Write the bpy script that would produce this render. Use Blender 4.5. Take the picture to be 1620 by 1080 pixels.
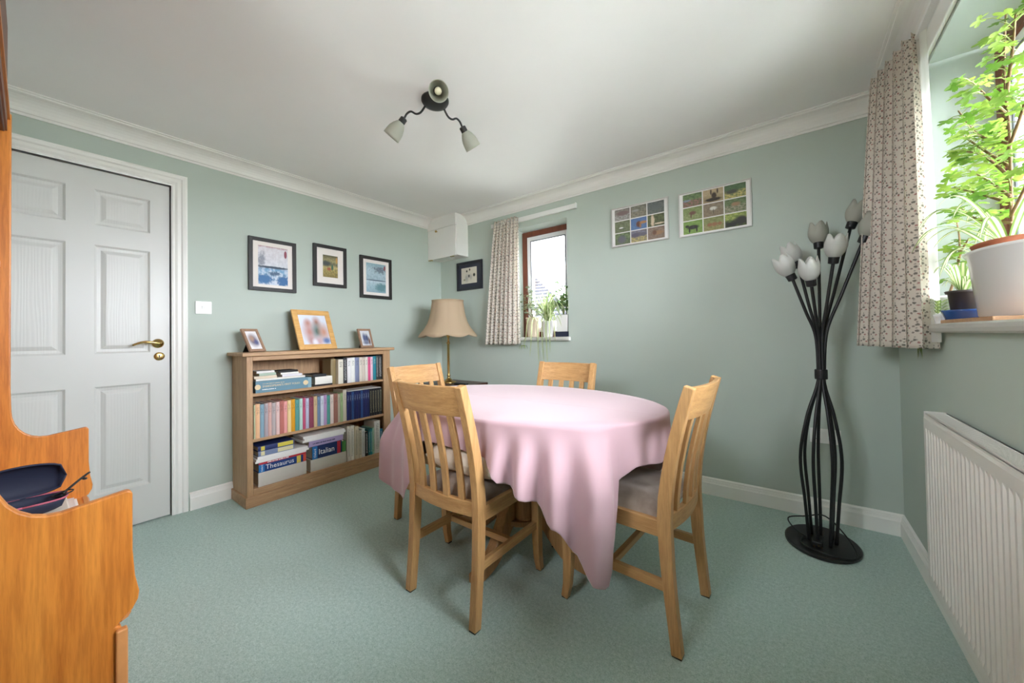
import bpy, math, random
from mathutils import Vector, Matrix
import numpy as np
random.seed(7)
rnd = random.Random(11)
scene = bpy.context.scene
for o in list(bpy.data.objects):
    bpy.data.objects.remove(o)
COL = scene.collection

# ------------------------------------------------------------------ camera
CAM_Z = 1.108
yaw, pit, rol = (math.radians(v) for v in (37.306, 0.8737, -0.9626))
fw = Vector((-math.sin(yaw)*math.cos(pit), math.cos(yaw)*math.cos(pit), math.sin(pit)))
r0 = Vector((math.cos(yaw), math.sin(yaw), 0)); u0 = r0.cross(fw)
rr = r0*math.cos(rol) + u0*math.sin(rol); uu = -r0*math.sin(rol) + u0*math.cos(rol)
cam = bpy.data.cameras.new('camera'); cam_o = bpy.data.objects.new('camera', cam); COL.objects.link(cam_o)
cam.sensor_width = 36; cam.sensor_fit = 'HORIZONTAL'
cam.lens = 36*579.576/1620
cam.shift_y = -(540-523.565)/1620
cam.clip_start = 0.02
m = Matrix((rr, uu, -fw)).transposed().to_4x4(); m.translation = (0, 0, CAM_Z)
cam_o.matrix_world = m
scene.camera = cam_o

# ------------------------------------------------------------------ world, light, exposure
world = bpy.data.worlds.new('overcast_sky'); scene.world = world; world.use_nodes = True
nt = world.node_tree
bg = nt.nodes['Background']
bg.inputs['Color'].default_value = (0.88, 0.89, 0.985, 1)
bg.inputs['Strength'].default_value = 9.0
scene.view_settings.view_transform = 'Standard'
scene.view_settings.look = 'None'
scene.view_settings.gamma = 1
scene.view_settings.use_curve_mapping = False
scene.view_settings.exposure = 2.42
scene.cycles.max_bounces = 16
scene.cycles.diffuse_bounces = 10
scene.cycles.glossy_bounces = 4
scene.cycles.transparent_max_bounces = 16
scene.cycles.sample_clamp_indirect = 8

# room constants (metres)
XL, XR, YB, YR, ZC = -3.18, 0.461, 2.846, -0.42, 2.41
WT = 0.28
WB = dict(a=-2.12, b=-1.546, z0=1.10, z1=2.148, d=0.13)      # small window in the back wall
WR = dict(a=0.50, b=2.18, z0=1.13, z1=2.172, d=0.165)        # wide window in the right wall

def portal(name, loc, rot, sx, sy):
    l = bpy.data.lights.new(name, 'AREA'); l.shape = 'RECTANGLE'; l.size = sx; l.size_y = sy
    l.cycles.is_portal = True
    o = bpy.data.objects.new(name, l); o.location = loc; o.rotation_euler = rot; COL.objects.link(o)
portal('daylight_portal', (XR+WT+.02, (WR['a']+WR['b'])/2, (WR['z0']+WR['z1'])/2), (0, math.radians(90), 0), WR['z1']-WR['z0'], WR['b']-WR['a'])
portal('daylight_portal', ((WB['a']+WB['b'])/2, YB+WT+.02, (WB['z0']+WB['z1'])/2), (math.radians(-90), 0, 0), WB['b']-WB['a'], WB['z1']-WB['z0'])

portal('daylight_portal', (-.82, -.42-.28-.02, 1.81), (math.radians(90), 0, 0), .6, .62)  # portal of the added, unseen rear window

# ------------------------------------------------------------------ materials
def lin(c):
    return tuple((v/255/12.92 if v/255 <= .04045 else ((v/255+.055)/1.055)**2.4) for v in c)
class NT:
    def __init__(s, name):
        s.m = bpy.data.materials.new(name); s.m.use_nodes = True; s.t = s.m.node_tree
        s.b = s.t.nodes['Principled BSDF']; s.out = s.t.nodes['Material Output']
    def n(s, typ, **kw):
        x = s.t.nodes.new(typ)
        for k, v in kw.items(): setattr(x, k, v)
        return x
    def l(s, a, b): s.t.links.new(a, b)
    def coord(s, kind='Object', scale=(1, 1, 1), rot=(0, 0, 0)):
        tc = s.n('ShaderNodeTexCoord'); mp = s.n('ShaderNodeMapping')
        mp.inputs['Scale'].default_value = scale; mp.inputs['Rotation'].default_value = rot
        s.l(tc.outputs[kind], mp.inputs['Vector']); return mp.outputs['Vector']
    def noise(s, vec, scale, detail=3, rough=.55):
        x = s.n('ShaderNodeTexNoise'); x.inputs['Scale'].default_value = scale
        x.inputs['Detail'].default_value = detail; x.inputs['Roughness'].default_value = rough
        s.l(vec, x.inputs['Vector']); return x.outputs['Fac']
    def ramp(s, fac, stops):
        x = s.n('ShaderNodeValToRGB'); e = x.color_ramp.elements
        while len(e) < len(stops): e.new(.5)
        for el, (p, c) in zip(e, stops):
            el.position = p; el.color = (*c, 1)
        s.l(fac, x.inputs['Fac']); return x.outputs['Color']
    def mix(s, fac, a, b, mode='MIX'):
        x = s.n('ShaderNodeMix', data_type='RGBA', blend_type=mode)
        for sock, v in ((x.inputs[0], fac), (x.inputs[6], a), (x.inputs[7], b)):
            if hasattr(v, 'links'): s.l(v, sock)
            elif isinstance(v, (int, float)): sock.default_value = v
            else: sock.default_value = (*v, 1)
        return x.outputs[2]
    def math(s, op, a, b=0.0, c=0.0, clamp=False):
        x = s.n('ShaderNodeMath', operation=op); x.use_clamp = clamp
        for sock, v in zip(x.inputs, (a, b, c)):
            if hasattr(v, 'links'): s.l(v, sock)
            else: sock.default_value = v
        return x.outputs[0]
    def bump(s, h, strength=.2, dist=.002):
        x = s.n('ShaderNodeBump'); x.inputs['Strength'].default_value = strength; x.inputs['Distance'].default_value = dist
        s.l(h, x.inputs['Height']); s.l(x.outputs['Normal'], s.b.inputs['Normal'])
    def set(s, **kw):
        for k, v in kw.items():
            k = {'rough': 'Roughness', 'metal': 'Metallic', 'spec': 'Specular IOR Level', 'sheen': 'Sheen Weight',
                 'trans': 'Transmission Weight', 'coat': 'Coat Weight'}[k]
            s.b.inputs[k].default_value = v
    def color(s, c):
        if hasattr(c, 'links'): s.l(c, s.b.inputs['Base Color'])
        else: s.b.inputs['Base Color'].default_value = (*c, 1)
MATS = {}
def plain(name, rgb, rough=.5, metal=0, spec=.5, bump=0, bscale=200, var=.0, vscale=6, sheen=0, coat=0):
    if name in MATS: return MATS[name]
    s = NT(name); c = lin(rgb); s.set(rough=rough, metal=metal, spec=spec, sheen=sheen, coat=coat)
    v = s.coord()
    if var:
        f = s.noise(v, vscale, 4)
        s.color(s.ramp(f, [(.3, tuple(x*(1-var) for x in c)), (.7, tuple(min(1, x*(1+var)) for x in c))]))
    else: s.color(c)
    if bump: s.bump(s.noise(v, bscale, 4), bump)
    MATS[name] = s.m; return s.m
def wood(name, dark, light, axis='Z', scale=1.0, rough=.45, contrast=1.0, coat=0, streak=.25):
    if name in MATS: return MATS[name]
    s = NT(name); a, b = lin(dark), lin(light)
    st = {'X': (1, 14, 14), 'Y': (14, 1, 14), 'Z': (14, 14, 1)}[axis]
    v = s.coord('Object', tuple(k*scale for k in st))
    oi = s.n('ShaderNodeObjectInfo')
    add = s.n('ShaderNodeVectorMath', operation='ADD'); mul = s.n('ShaderNodeMath', operation='MULTIPLY'); mul.inputs[1].default_value = 37
    s.l(oi.outputs['Random'], mul.inputs[0]); s.l(v, add.inputs[0]); s.l(mul.outputs[0], add.inputs[1]); v = add.outputs[0]
    f = s.noise(v, 2.2, 6, .6); g = s.noise(v, 9, 3, .7)
    c1 = s.ramp(f, [(.28, a), (.72, b)])
    c2 = s.mix(streak, c1, s.ramp(g, [(.35, tuple(x*.62 for x in a)), (.6, b)]))
    s.color(c2); s.set(rough=rough, coat=coat); s.bump(g, .08, .001)
    MATS[name] = s.m; return s.m

def wall_mat(name, rgb):
    s = NT(name); v = s.coord(); c = lin(rgb)
    f = s.noise(v, 1.3, 3)
    s.color(s.ramp(f, [(.3, tuple(x*.98 for x in c)), (.7, tuple(min(1, x*1.02) for x in c))]))
    s.set(rough=.62, spec=.35); s.bump(s.noise(v, 140, 3), .06, .001); return s.m
M_WALL = wall_mat('sage_green_paint', (187, 198, 189))
M_CEIL = wall_mat('white_ceiling_paint', (244, 242, 241))
M_TRIM = plain('white_gloss_trim', (238, 237, 232), .35)
M_CORN = plain('white_plaster_cornice', (238, 236, 232), .6)
M_DOOR = None
def door_mat():
    s = NT('white_grained_door'); s.color(lin((212, 212, 208))); s.set(rough=.38)
    v = s.coord('Object', (1, 16, 1.6)); w = s.n('ShaderNodeTexWave'); w.wave_type = 'BANDS'; w.bands_direction = 'Y'
    w.inputs['Scale'].default_value = 1.6; w.inputs['Distortion'].default_value = 9; w.inputs['Detail'].default_value = 3; w.inputs['Detail Scale'].default_value = .7
    s.l(v, w.inputs['Vector']); s.bump(w.outputs['Fac'], .22, .0008); return s.m
M_DOOR = door_mat()
def carpet():
    s = NT('green_carpet'); v = s.coord()
    a, b = lin((124, 156, 146)), lin((208, 228, 221))
    f = s.noise(v, 210, 4, .8); h = s.noise(v, 75, 5, .75); g = s.noise(v, 2.2, 5, .6)
    c = s.ramp(s.math('ADD', s.math('MULTIPLY', f, .6), s.math('MULTIPLY', h, .4)), [(.36, a), (.64, b)])
    c = s.mix(s.ramp(g, [(.3, (.0,)*3), (.7, (.3,)*3)]), c, lin((160, 188, 178)))
    s.color(c); s.set(rough=.95, spec=.1, sheen=.3); s.bump(s.math('ADD', f, h), .55, .005); return s.m
M_CARPET = carpet()
M_OAK = wood('pale_oak', (168, 122, 72), (205, 162, 108), 'Z', 1.6, .42)
M_OAKX = wood('pale_oak_rail', (168, 122, 72), (205, 162, 108), 'X', 1.6, .42)
M_OAKY = wood('pale_oak_side_rail', (168, 122, 72), (205, 162, 108), 'Y', 1.6, .42)
M_BC = wood('waxed_oak', (166, 128, 92), (204, 166, 126), 'Y', 1.5, .5)
M_BCZ = wood('waxed_oak_upright', (166, 128, 92), (204, 166, 126), 'Z', 1.5, .5)
M_TEAK = wood('orange_teak', (176, 94, 26), (224, 144, 58), 'Z', .9, .38, streak=.3)
M_TEAKX = wood('orange_teak_long', (176, 94, 26), (224, 144, 58), 'X', .9, .38, streak=.3)
M_TEAKE = plain('teak_edge', (206, 140, 84), .45, var=.08, vscale=20)
M_DARKWOOD = wood('dark_mahogany', (58, 32, 22), (92, 52, 34), 'X', 1, .35)
M_FRAMEWOOD = wood('brown_window_timber', (96, 50, 34), (128, 70, 48), 'Z', 1, .5)
M_UPVC = plain('white_window_sash', (232, 234, 236), .35)
M_BLACK = plain('black_frame', (40, 38, 37), .45, var=.1, vscale=30)
M_METALBLACK = plain('black_powder_metal', (26, 27, 28), .42)
M_BRASS = plain('polished_brass', (205, 172, 110), .25, 1.0)
M_WHITEPL = plain('white_plastic', (236, 236, 234), .35)
M_WHITERAD = plain('white_radiator_enamel', (232, 229, 224), .32)
M_PAPER = plain('white_paper', (236, 234, 232), .8, var=.02, vscale=30)
M_PAGES = plain('book_pages', (228, 220, 204), .85, var=.05, vscale=160)
M_MAT = plain('white_picture_mount', (235, 228, 222), .8)
M_NAVY = plain('navy_cloth', (34, 40, 62), .7)

def glass_mat():
    s = NT('window_glass'); s.t.nodes.remove(s.b)
    tr = s.n('ShaderNodeBsdfTransparent'); gl = s.n('ShaderNodeBsdfGlossy'); gl.inputs['Roughness'].default_value = .02
    tr.inputs['Color'].default_value = (.96, .98, .97, 1)
    fr = s.n('ShaderNodeFresnel'); fr.inputs['IOR'].default_value = 1.45
    mx = s.n('ShaderNodeMixShader'); s.l(fr.outputs[0], mx.inputs[0]); s.l(tr.outputs[0], mx.inputs[1]); s.l(gl.outputs[0], mx.inputs[2])
    s.l(mx.outputs[0], s.out.inputs['Surface']); return s.m
M_GLASS = glass_mat()
def translucent(name, rgb, k=.4, rough=.6, pattern=None):
    s = NT(name); s.set(rough=rough, spec=.3)
    c = lin(rgb)
    tl = s.n('ShaderNodeBsdfTranslucent'); mx = s.n('ShaderNodeMixShader'); mx.inputs[0].default_value = k
    if pattern: col = pattern(s, c); s.color(col); s.l(col, tl.inputs['Color'])
    else: s.color(c); tl.inputs['Color'].default_value = (*c, 1)
    s.l(s.b.outputs[0], mx.inputs[1]); s.l(tl.outputs[0], mx.inputs[2]); s.l(mx.outputs[0], s.out.inputs['Surface'])
    return s.m
def sprigs(s, c):
    tc = s.n('ShaderNodeTexCoord'); col = c
    for k, (sc, off, rad, ink, st) in enumerate((
            (34, (0, 0, 0), .20, (112, 110, 98), .85), (34, (.010, .007, 0), .17, (122, 108, 98), .8),
            (34, (-.008, .010, 0), .15, (172, 104, 98), .85), (34, (.001, -.011, 0), .12, (128, 124, 110), .7))):
        mp = s.n('ShaderNodeMapping'); mp.inputs['Location'].default_value = off
        s.l(tc.outputs['UV'], mp.inputs['Vector'])
        vo = s.n('ShaderNodeTexVoronoi'); vo.voronoi_dimensions = '2D'; vo.inputs['Scale'].default_value = sc; vo.inputs['Randomness'].default_value = .45
        s.l(mp.outputs['Vector'], vo.inputs['Vector'])
        w = s.n('ShaderNodeTexNoise'); w.noise_dimensions = '2D'; w.inputs['Scale'].default_value = 180; s.l(tc.outputs['UV'], w.inputs['Vector'])
        d = s.math('ADD', vo.outputs['Distance'], s.math('MULTIPLY', s.math('SUBTRACT', w.outputs['Fac'], .5), .22))
        msk = s.math('MULTIPLY', s.math('MULTIPLY', s.math('SUBTRACT', rad, d), 12.0, clamp=True), st)
        col = s.mix(msk, col, lin(ink))
    return col
M_CURTAIN = translucent('sprigged_cream_cotton', (232, 224, 212), .28, .8, sprigs)
M_LINING = translucent('white_curtain_lining', (240, 240, 234), .5, .8)
M_SHADEGLASS = translucent('frosted_glass', (226, 226, 222), .45, .35)
M_SHADEGREY = translucent('frosted_grey_glass', (196, 196, 184), .4, .35)
M_LAMPSHADE = translucent('cream_lamp_fabric', (212, 190, 160), .35, .8)

def cloth_mat():
    s = NT('pink_tablecloth'); v = s.coord()
    c = lin((186, 154, 160)); s.color(c); s.set(rough=.75, sheen=.3, spec=.25)
    s.bump(s.noise(v, 420, 2), .12, .001); return s.m
M_CLOTH = cloth_mat()
def velvet():
    s = NT('taupe_velvet'); v = s.coord()
    s.color(s.ramp(s.noise(v, 9, 4), [(.3, lin((116, 100, 88))), (.7, lin((168, 152, 138)))])); s.set(rough=.9, sheen=.6, spec=.2)
    s.bump(s.noise(v, 300, 3), .3, .002); return s.m
M_VELVET = velvet()

def print_mat(name, bgc, blobs, grad=None, nz=0.0, nscale=9, ncol=None, jm=1.0):
    """flat print: UV-based soft shapes. blobs: (cx, cy, rx, ry, soft, rgb, jitter)"""
    s = NT(name); s.set(rough=.6, spec=.3)
    tc = s.n('ShaderNodeTexCoord'); sep = s.n('ShaderNodeSeparateXYZ'); s.l(tc.outputs['UV'], sep.inputs[0])
    u, v = sep.outputs[0], sep.outputs[1]
    no = s.n('ShaderNodeTexNoise'); no.inputs['Scale'].default_value = nscale; no.inputs['Detail'].default_value = 6; no.inputs['Roughness'].default_value = .7; s.l(tc.outputs['UV'], no.inputs['Vector'])
    nf = no.outputs['Fac']
    if grad: col = s.ramp(v, [(p, lin(c)) for p, c in grad])
    else: col = lin(bgc)
    if nz:
        col = s.mix(s.math('MULTIPLY', s.math('MULTIPLY', s.math('SUBTRACT', nf, .45), 8, clamp=True), nz), col, lin(ncol))
    for cx, cy, rx, ry, soft, rgb, jit in blobs:
        du = s.math('DIVIDE', s.math('SUBTRACT', u, cx), rx); dv = s.math('DIVIDE', s.math('SUBTRACT', v, cy), ry)
        d = s.math('SQRT', s.math('ADD', s.math('MULTIPLY', du, du), s.math('MULTIPLY', dv, dv)))
        if jit: d = s.math('ADD', d, s.math('MULTIPLY', s.math('SUBTRACT', nf, .5), jit*jm))
        msk = s.math('DIVIDE', s.math('SUBTRACT', 1+soft, d), 2*soft, clamp=True)
        col = s.mix(msk, col, lin(rgb))
    s.color(col); return s.m

# ------------------------------------------------------------------ mesh helpers
ORG = {}
class MB:
    def __init__(s): s.v = []; s.f = []; s.uv = {}
    def _add(s, vs, fs):
        k = len(s.v); s.v += [tuple(map(float, p)) for p in vs]; s.f += [tuple(i+k for i in f) for f in fs]; return s
    def box(s, a, b):
        x0, y0, z0 = (min(a[i], b[i]) for i in range(3)); x1, y1, z1 = (max(a[i], b[i]) for i in range(3))
        return s._add([(x0,y0,z0),(x1,y0,z0),(x1,y1,z0),(x0,y1,z0),(x0,y0,z1),(x1,y0,z1),(x1,y1,z1),(x0,y1,z1)],
                      [(0,3,2,1),(4,5,6,7),(0,1,5,4),(1,2,6,5),(2,3,7,6),(3,0,4,7)])
    def obox(s, c, half, mat3):
        vs = []
        for z in (-1, 1):
            for x, y in ((-1,-1),(1,-1),(1,1),(-1,1)):
                p = Vector(c) + mat3 @ Vector((x*half[0], y*half[1], z*half[2])); vs.append(p)
        return s._add(vs, [(0,3,2,1),(4,5,6,7),(0,1,5,4),(1,2,6,5),(2,3,7,6),(3,0,4,7)])
    def prism(s, poly, axis, lo, hi):
        n = len(poly)
        def P(p, t):
            return {'x': (t, p[0], p[1]), 'y': (p[0], t, p[1]), 'z': (p[0], p[1], t)}[axis]
        vs = [P(p, lo) for p in poly] + [P(p, hi) for p in poly]
        fs = [tuple(range(n-1, -1, -1)), tuple(range(n, 2*n))] + [(i, (i+1) % n, n+(i+1) % n, n+i) for i in range(n)]
        return s._add(vs, fs)
    def tube(s, pts, rad, seg=8, flat=None):
        pts = [Vector(p) for p in pts]; n = len(pts)
        rads = rad if isinstance(rad, (list, tuple)) else [rad]*n
        t0 = (pts[1]-pts[0]).normalized(); ref = Vector((0,0,1)) if abs(t0.z) < .9 else Vector((1,0,0))
        a = t0.cross(ref).normalized(); vs = []
        for i, p in enumerate(pts):
            t = ((pts[min(i+1, n-1)]-pts[max(i-1, 0)])).normalized()
            a = (a - t*a.dot(t)).normalized(); b = t.cross(a)
            for k in range(seg):
                an = 2*math.pi*k/seg; vs.append(p + (a*math.cos(an) + b*math.sin(an)*(flat or 1))*rads[i])
        fs = []
        for i in range(n-1):
            for k in range(seg):
                fs.append((i*seg+k, i*seg+(k+1) % seg, (i+1)*seg+(k+1) % seg, (i+1)*seg+k))
        fs += [tuple(range(seg-1, -1, -1)), tuple(range((n-1)*seg, n*seg))]
        return s._add(vs, fs)
    def sweep(s, pts, w, d, up=(1,0,0)):
        """rectangular section: w along `up` axis, d across"""
        pts = [Vector(p) for p in pts]; n = len(pts); vs = []
        ws = w if isinstance(w, (list, tuple)) else [w]*n; ds = d if isinstance(d, (list, tuple)) else [d]*n
        for i, p in enumerate(pts):
            t = (pts[min(i+1, n-1)]-pts[max(i-1, 0)]).normalized(); a = Vector(up); a = (a - t*a.dot(t)).normalized(); b = t.cross(a)
            for x, y in ((-1,-1),(1,-1),(1,1),(-1,1)): vs.append(p + a*x*ws[i]/2 + b*y*ds[i]/2)
        fs = []
        for i in range(n-1):
            for k in range(4): fs.append((i*4+k, i*4+(k+1) % 4, (i+1)*4+(k+1) % 4, (i+1)*4+k))
        fs += [(3,2,1,0), tuple((n-1)*4+k for k in range(4))]
        return s._add(vs, fs)
    def lathe(s, prof, seg=24, c=(0,0,0), axis=None, mod=None, cap=True, sy=1.0):
        vs = []; n = len(prof)
        R = Matrix.Identity(3)
        if axis is not None: R = Vector((0,0,1)).rotation_difference(Vector(axis)).to_matrix()
        for i, (r, z) in enumerate(prof):
            for k in range(seg):
                an = 2*math.pi*k/seg; q = (r, z)
                if mod: q = mod(r, z, an, i)
                vs.append(Vector(c) + R @ Vector((q[0]*math.cos(an), q[0]*math.sin(an)*sy, q[1])))
        fs = []
        for i in range(n-1):
            for k in range(seg): fs.append((i*seg+k, i*seg+(k+1) % seg, (i+1)*seg+(k+1) % seg, (i+1)*seg+k))
        if cap: fs += [tuple(range(seg-1, -1, -1)), tuple(range((n-1)*seg, n*seg))]
        return s._add(vs, fs)
    def grid(s, fn, nu, nv, uvs=False):
        k = len(s.v)
        for i in range(nu+1):
            for j in range(nv+1):
                r = fn(i/nu, j/nv)
                if uvs: s.uv[len(s.v)] = r[1]; r = r[0]
                s.v.append(tuple(map(float, r)))
        for i in range(nu):
            for j in range(nv):
                a = k+i*(nv+1)+j; s.f.append((a, a+nv+1, a+nv+2, a+1))
        return s
    def mesh(s, name, mat, off=(0,0,0), smooth=False):
        me = bpy.data.meshes.new(name)
        me.from_pydata([(p[0]-off[0], p[1]-off[1], p[2]-off[2]) for p in s.v], [], s.f)
        me.materials.append(mat)
        if s.uv:
            ul = me.uv_layers.new(name='UVMap')
            for lp in me.loops: ul.data[lp.index].uv = s.uv.get(lp.vertex_index, (0, 0))
        me.update()
        if smooth:
            me.polygons.foreach_set('use_smooth', [True]*len(me.polygons))
        return me
    def build(s, name, mat, parent=None, smooth=False, bevel=0, world=True, solid=0, seg=2, auto=False, subsurf=0):
        off = ORG.get(parent.name, (0,0,0)) if (parent and world) else (0,0,0)
        me = s.mesh(name, mat, off, smooth)
        o = bpy.data.objects.new(name, me); COL.objects.link(o)
        if parent: o.parent = parent; ORG[o.name] = ORG.get(parent.name, (0,0,0))
        if subsurf:
            md = o.modifiers.new('sub', 'SUBSURF'); md.levels = md.render_levels = subsurf
        if solid:
            md = o.modifiers.new('solid', 'SOLIDIFY'); md.thickness = solid; md.offset = 0
        if bevel:
            md = o.modifiers.new('bevel', 'BEVEL'); md.width = bevel; md.segments = seg; md.limit_method = 'ANGLE'; md.angle_limit = math.radians(35)
        return o
def thing(name, label, cat, loc=(0,0,0), rz=0, group=None):
    o = bpy.data.objects.new(name, None); COL.objects.link(o); o.location = loc; o.rotation_euler = (0,0,rz)
    o.empty_display_size = .05
    o['label'] = label; o['category'] = cat
    if group: o['group'] = group
    ORG[o.name] = tuple(loc); return o
def tag(o, label, cat, group=None):
    o['label'] = label; o['category'] = cat
    if group: o['group'] = group
    return o
def struct(o, label=None):
    o['kind'] = 'structure'
    if label: o['label'] = label
    return o
def copy_tree(o, parent=None):
    c = o.copy(); COL.objects.link(c); c.parent = parent
    for ch in list(o.children): copy_tree(ch, c)
    return c
def text_part(txt, mat, parent, size, m4, name='lettering', ext=.0006, sx=1.0, align='LEFT'):
    cu = bpy.data.curves.new('t', 'FONT'); cu.body = txt; cu.size = size; cu.extrude = ext; cu.align_x = align; cu.resolution_u = 2
    to = bpy.data.objects.new('t', cu); COL.objects.link(to)
    dg = bpy.context.evaluated_depsgraph_get(); me = bpy.data.meshes.new_from_object(to.evaluated_get(dg))
    bpy.data.objects.remove(to); bpy.data.curves.remove(cu)
    me.materials.clear(); me.materials.append(mat)
    me.transform(Matrix.Diagonal((sx, 1, 1, 1))); me.transform(m4)
    org = ORG.get(parent.name, (0,0,0)); me.transform(Matrix.Translation((-org[0], -org[1], -org[2])))
    o = bpy.data.objects.new(name, me); COL.objects.link(o); o.parent = parent; return o
def smoothstep(a, b, x):
    t = max(0, min(1, (x-a)/(b-a))); return t*t*(3-2*t)
def interp(x, xs, ys):
    return float(np.interp(x, xs, ys))
def spline(pts, n=8):
    """Catmull-Rom through pts"""
    P = [Vector(p) for p in pts]; P = [P[0]*2-P[1]] + P + [P[-1]*2-P[-2]]; out = []
    for i in range(1, len(P)-2):
        for k in range(n):
            t = k/n; a, b, c, d = P[i-1], P[i], P[i+1], P[i+2]
            out.append(.5*((2*b) + (-a+c)*t + (2*a-5*b+4*c-d)*t*t + (-a+3*b-3*c+d)*t**3))
    out.append(P[-2]); return out

# ------------------------------------------------------------------ room shell
T = .12
struct(MB().box((XL-WT, YR-WT, -.1), (XR+WT, YB+WT, 0)).build('floor', M_CARPET), 'green fitted carpet')
struct(MB().box((XL-WT, YR-WT, ZC), (XR+WT, YB+WT, ZC+.15)).build('ceiling', M_CEIL), 'plain white ceiling')
b = MB()
b.box((XL, YB, 0), (WB['a'], YB+WT, ZC)); b.box((WB['b'], YB, 0), (XR, YB+WT, ZC))
b.box((WB['a'], YB, 0), (WB['b'], YB+WT, WB['z0']-.035)); b.box((WB['a'], YB, WB['z1']), (WB['b'], YB+WT, ZC))
struct(b.build('wall_back', M_WALL), 'sage green wall with the small window')
b = MB()
b.box((XR, YR, 0), (XR+WT, WR['a'], ZC)); b.box((XR, WR['b'], 0), (XR+WT, YB+WT, ZC))
b.box((XR, WR['a'], 0), (XR+WT, WR['b'], WR['z0']-.035)); b.box((XR, WR['a'], WR['z1']), (XR+WT, WR['b'], ZC))
struct(b.build('wall_right', M_WALL), 'sage green wall with the wide window')
DY0, DY1, DZ = -.245, .544, 2.12
b = MB()
b.box((XL-WT, YR, 0), (XL, DY0-.03, ZC)); b.box((XL-WT, DY1+.03, 0), (XL, YB+WT, ZC)); b.box((XL-WT, DY0-.03, DZ+.03), (XL, DY1+.03, ZC))
b.box((XL-WT, DY0-.03, 0), (XL-.1, DY1+.03, DZ+.03))
struct(b.build('wall_left', M_WALL), 'sage green wall with the door and bookcase')
RW = dict(a=-1.12, b=-.52, z0=1.50, z1=2.12)  # opening added in the unseen rear wall to let in fill light
b = MB().box((XL-WT, YR-WT, 0), (RW['a'], YR, ZC)).box((RW['b'], YR-WT, 0), (XR+WT, YR, ZC)).box((RW['a'], YR-WT, 0), (RW['b'], YR, RW['z0'])).box((RW['a'], YR-WT, RW['z1']), (RW['b'], YR, ZC))
struct(b.build('wall_rear', M_WALL), 'sage green wall behind the wooden wall unit')

# cornice: one mitred loop
prof = [(0, 0), (0, .1), (.006, .1), (.008, .088), (.014, .084)]
for k in range(7):
    a = k/6*math.pi/2
    prof.append((.014+.068*(1-math.cos(a)), .084-.068*math.sin(a)))
prof += [(.088, .014), (.09, .008), (.1, .006), (.1, 0)]
b = MB(); ring = []
for (d, h) in prof:
    ring.append([(XL+d, YR+d, ZC-h), (XR-d, YR+d, ZC-h), (XR-d, YB-d, ZC-h), (XL+d, YB-d, ZC-h)])
for r in ring: b.v += r
n = len(ring)
for i in range(n-1):
    for k in range(4): b.f.append((i*4+k, (i+1)*4+k, (i+1)*4+(k+1) % 4, i*4+(k+1) % 4))
struct(b.build('trim_1', M_CORN), 'white coved plaster cornice')
# skirting boards
sk = [(0, 0), (.018, 0), (.018, .078), (.015, .082), (.0125, .092), (.0125, .096), (.0105, .098), (.0095, .108), (.004, .114), (0, .116)]
struct(MB().prism([(XL+d, h) for d, h in sk], 'y', DY1+.09, YB).build('baseboard_left', M_TRIM), 'white moulded skirting board')
struct(MB().prism([(YB-d, h) for d, h in sk], 'x', XL, XR).build('baseboard_back', M_TRIM), 'white moulded skirting board')
struct(MB().prism([(XR-d, h) for d, h in sk], 'y', YR, YB).build('baseboard_right', M_TRIM), 'white moulded skirting board')

# door with six raised panels
dx = XL-.012
door = MB()
ys = [DY0, -.155, .080, .219, .4515, DY1]
pan_z = [(.234, .858), (1.049, 1.68), (1.795, 2.004)]
pan_y = [(-.118, .114), (.219, .4515)]
xs = dx-.035
# slab with recessed fields: stiles, rails
door.box((xs, DY0, .008), (dx-.012, DY1-.003, DZ-.004))
def stile(a, c, z0, z1): door.box((dx-.012, a, z0), (dx, c, z1))
stile(DY0, pan_y[0][0], .008, DZ-.004); stile(pan_y[0][1], pan_y[1][0], .008, DZ-.004); stile(pan_y[1][1], DY1-.003, .008, DZ-.004)
zz = [.008] + [v for p in pan_z for v in p] + [DZ-.004]
for (a, c) in pan_y:
    for i in range(0, len(zz), 2): door.box((dx-.012, a, zz[i]), (dx, c, zz[i+1]))
d_o = struct(door.build('door_1', plain('white_door_paint', (212,212,208), .38)), 'white six-panel door with brass lever handle')
for (a, c) in pan_y:
    for (z0, z1) in pan_z:
        q = MB(); ins = [(0, -.0005), (.010, -.010), (.026, -.0115), (.046, -.003), (.05, -.0025)]
        for (e, h) in ins: q.v += [(dx+h, a+e, z0+e), (dx+h, c-e, z0+e), (dx+h, c-e, z1-e), (dx+h, a+e, z1-e)]
        for i in range(len(ins)-1):
            for k in range(4): q.f.append((i*4+k, i*4+(k+1) % 4, (i+1)*4+(k+1) % 4, (i+1)*4+k))
        q.f.append(tuple((len(ins)-1)*4+k for k in range(4)))
        q.build('panel', M_DOOR, d_o)
h = MB(); hy, hz = .486, 1.103
h.lathe([(.029, 0), (.029, .004), (.024, .009), (.013, .012), (.011, .045), (.016, .05), (.016, .055)], 24, (dx, hy, hz), (1, 0, 0))
hd = h.build('handle', M_BRASS, d_o, smooth=True)
MB().tube(spline([(dx+.05, hy+.005, hz), (dx+.054, hy-.03, hz+.006), (dx+.052, hy-.07, hz+.010), (dx+.048, hy-.1, hz), (dx+.046, hy-.118, hz-.010)], 5),
          [.010]*5+[.0085]*5+[.007]*5+[.006]*5+[.005], 10).build('lever', M_BRASS, hd, smooth=True)
MB().lathe([(.026, 0), (.026, .003), (.02, .006)], 24, (dx, .492, 1.021), (1, 0, 0)).build('escutcheon', M_BRASS, d_o, smooth=True)
MB().lathe([(.0045, 0), (.0045, .0072)], 12, (dx, .492, 1.026), (1, 0, 0)).box((dx, .490, 1.008), (dx+.0072, .494, 1.026)).build('keyhole', M_METALBLACK, d_o)
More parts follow.
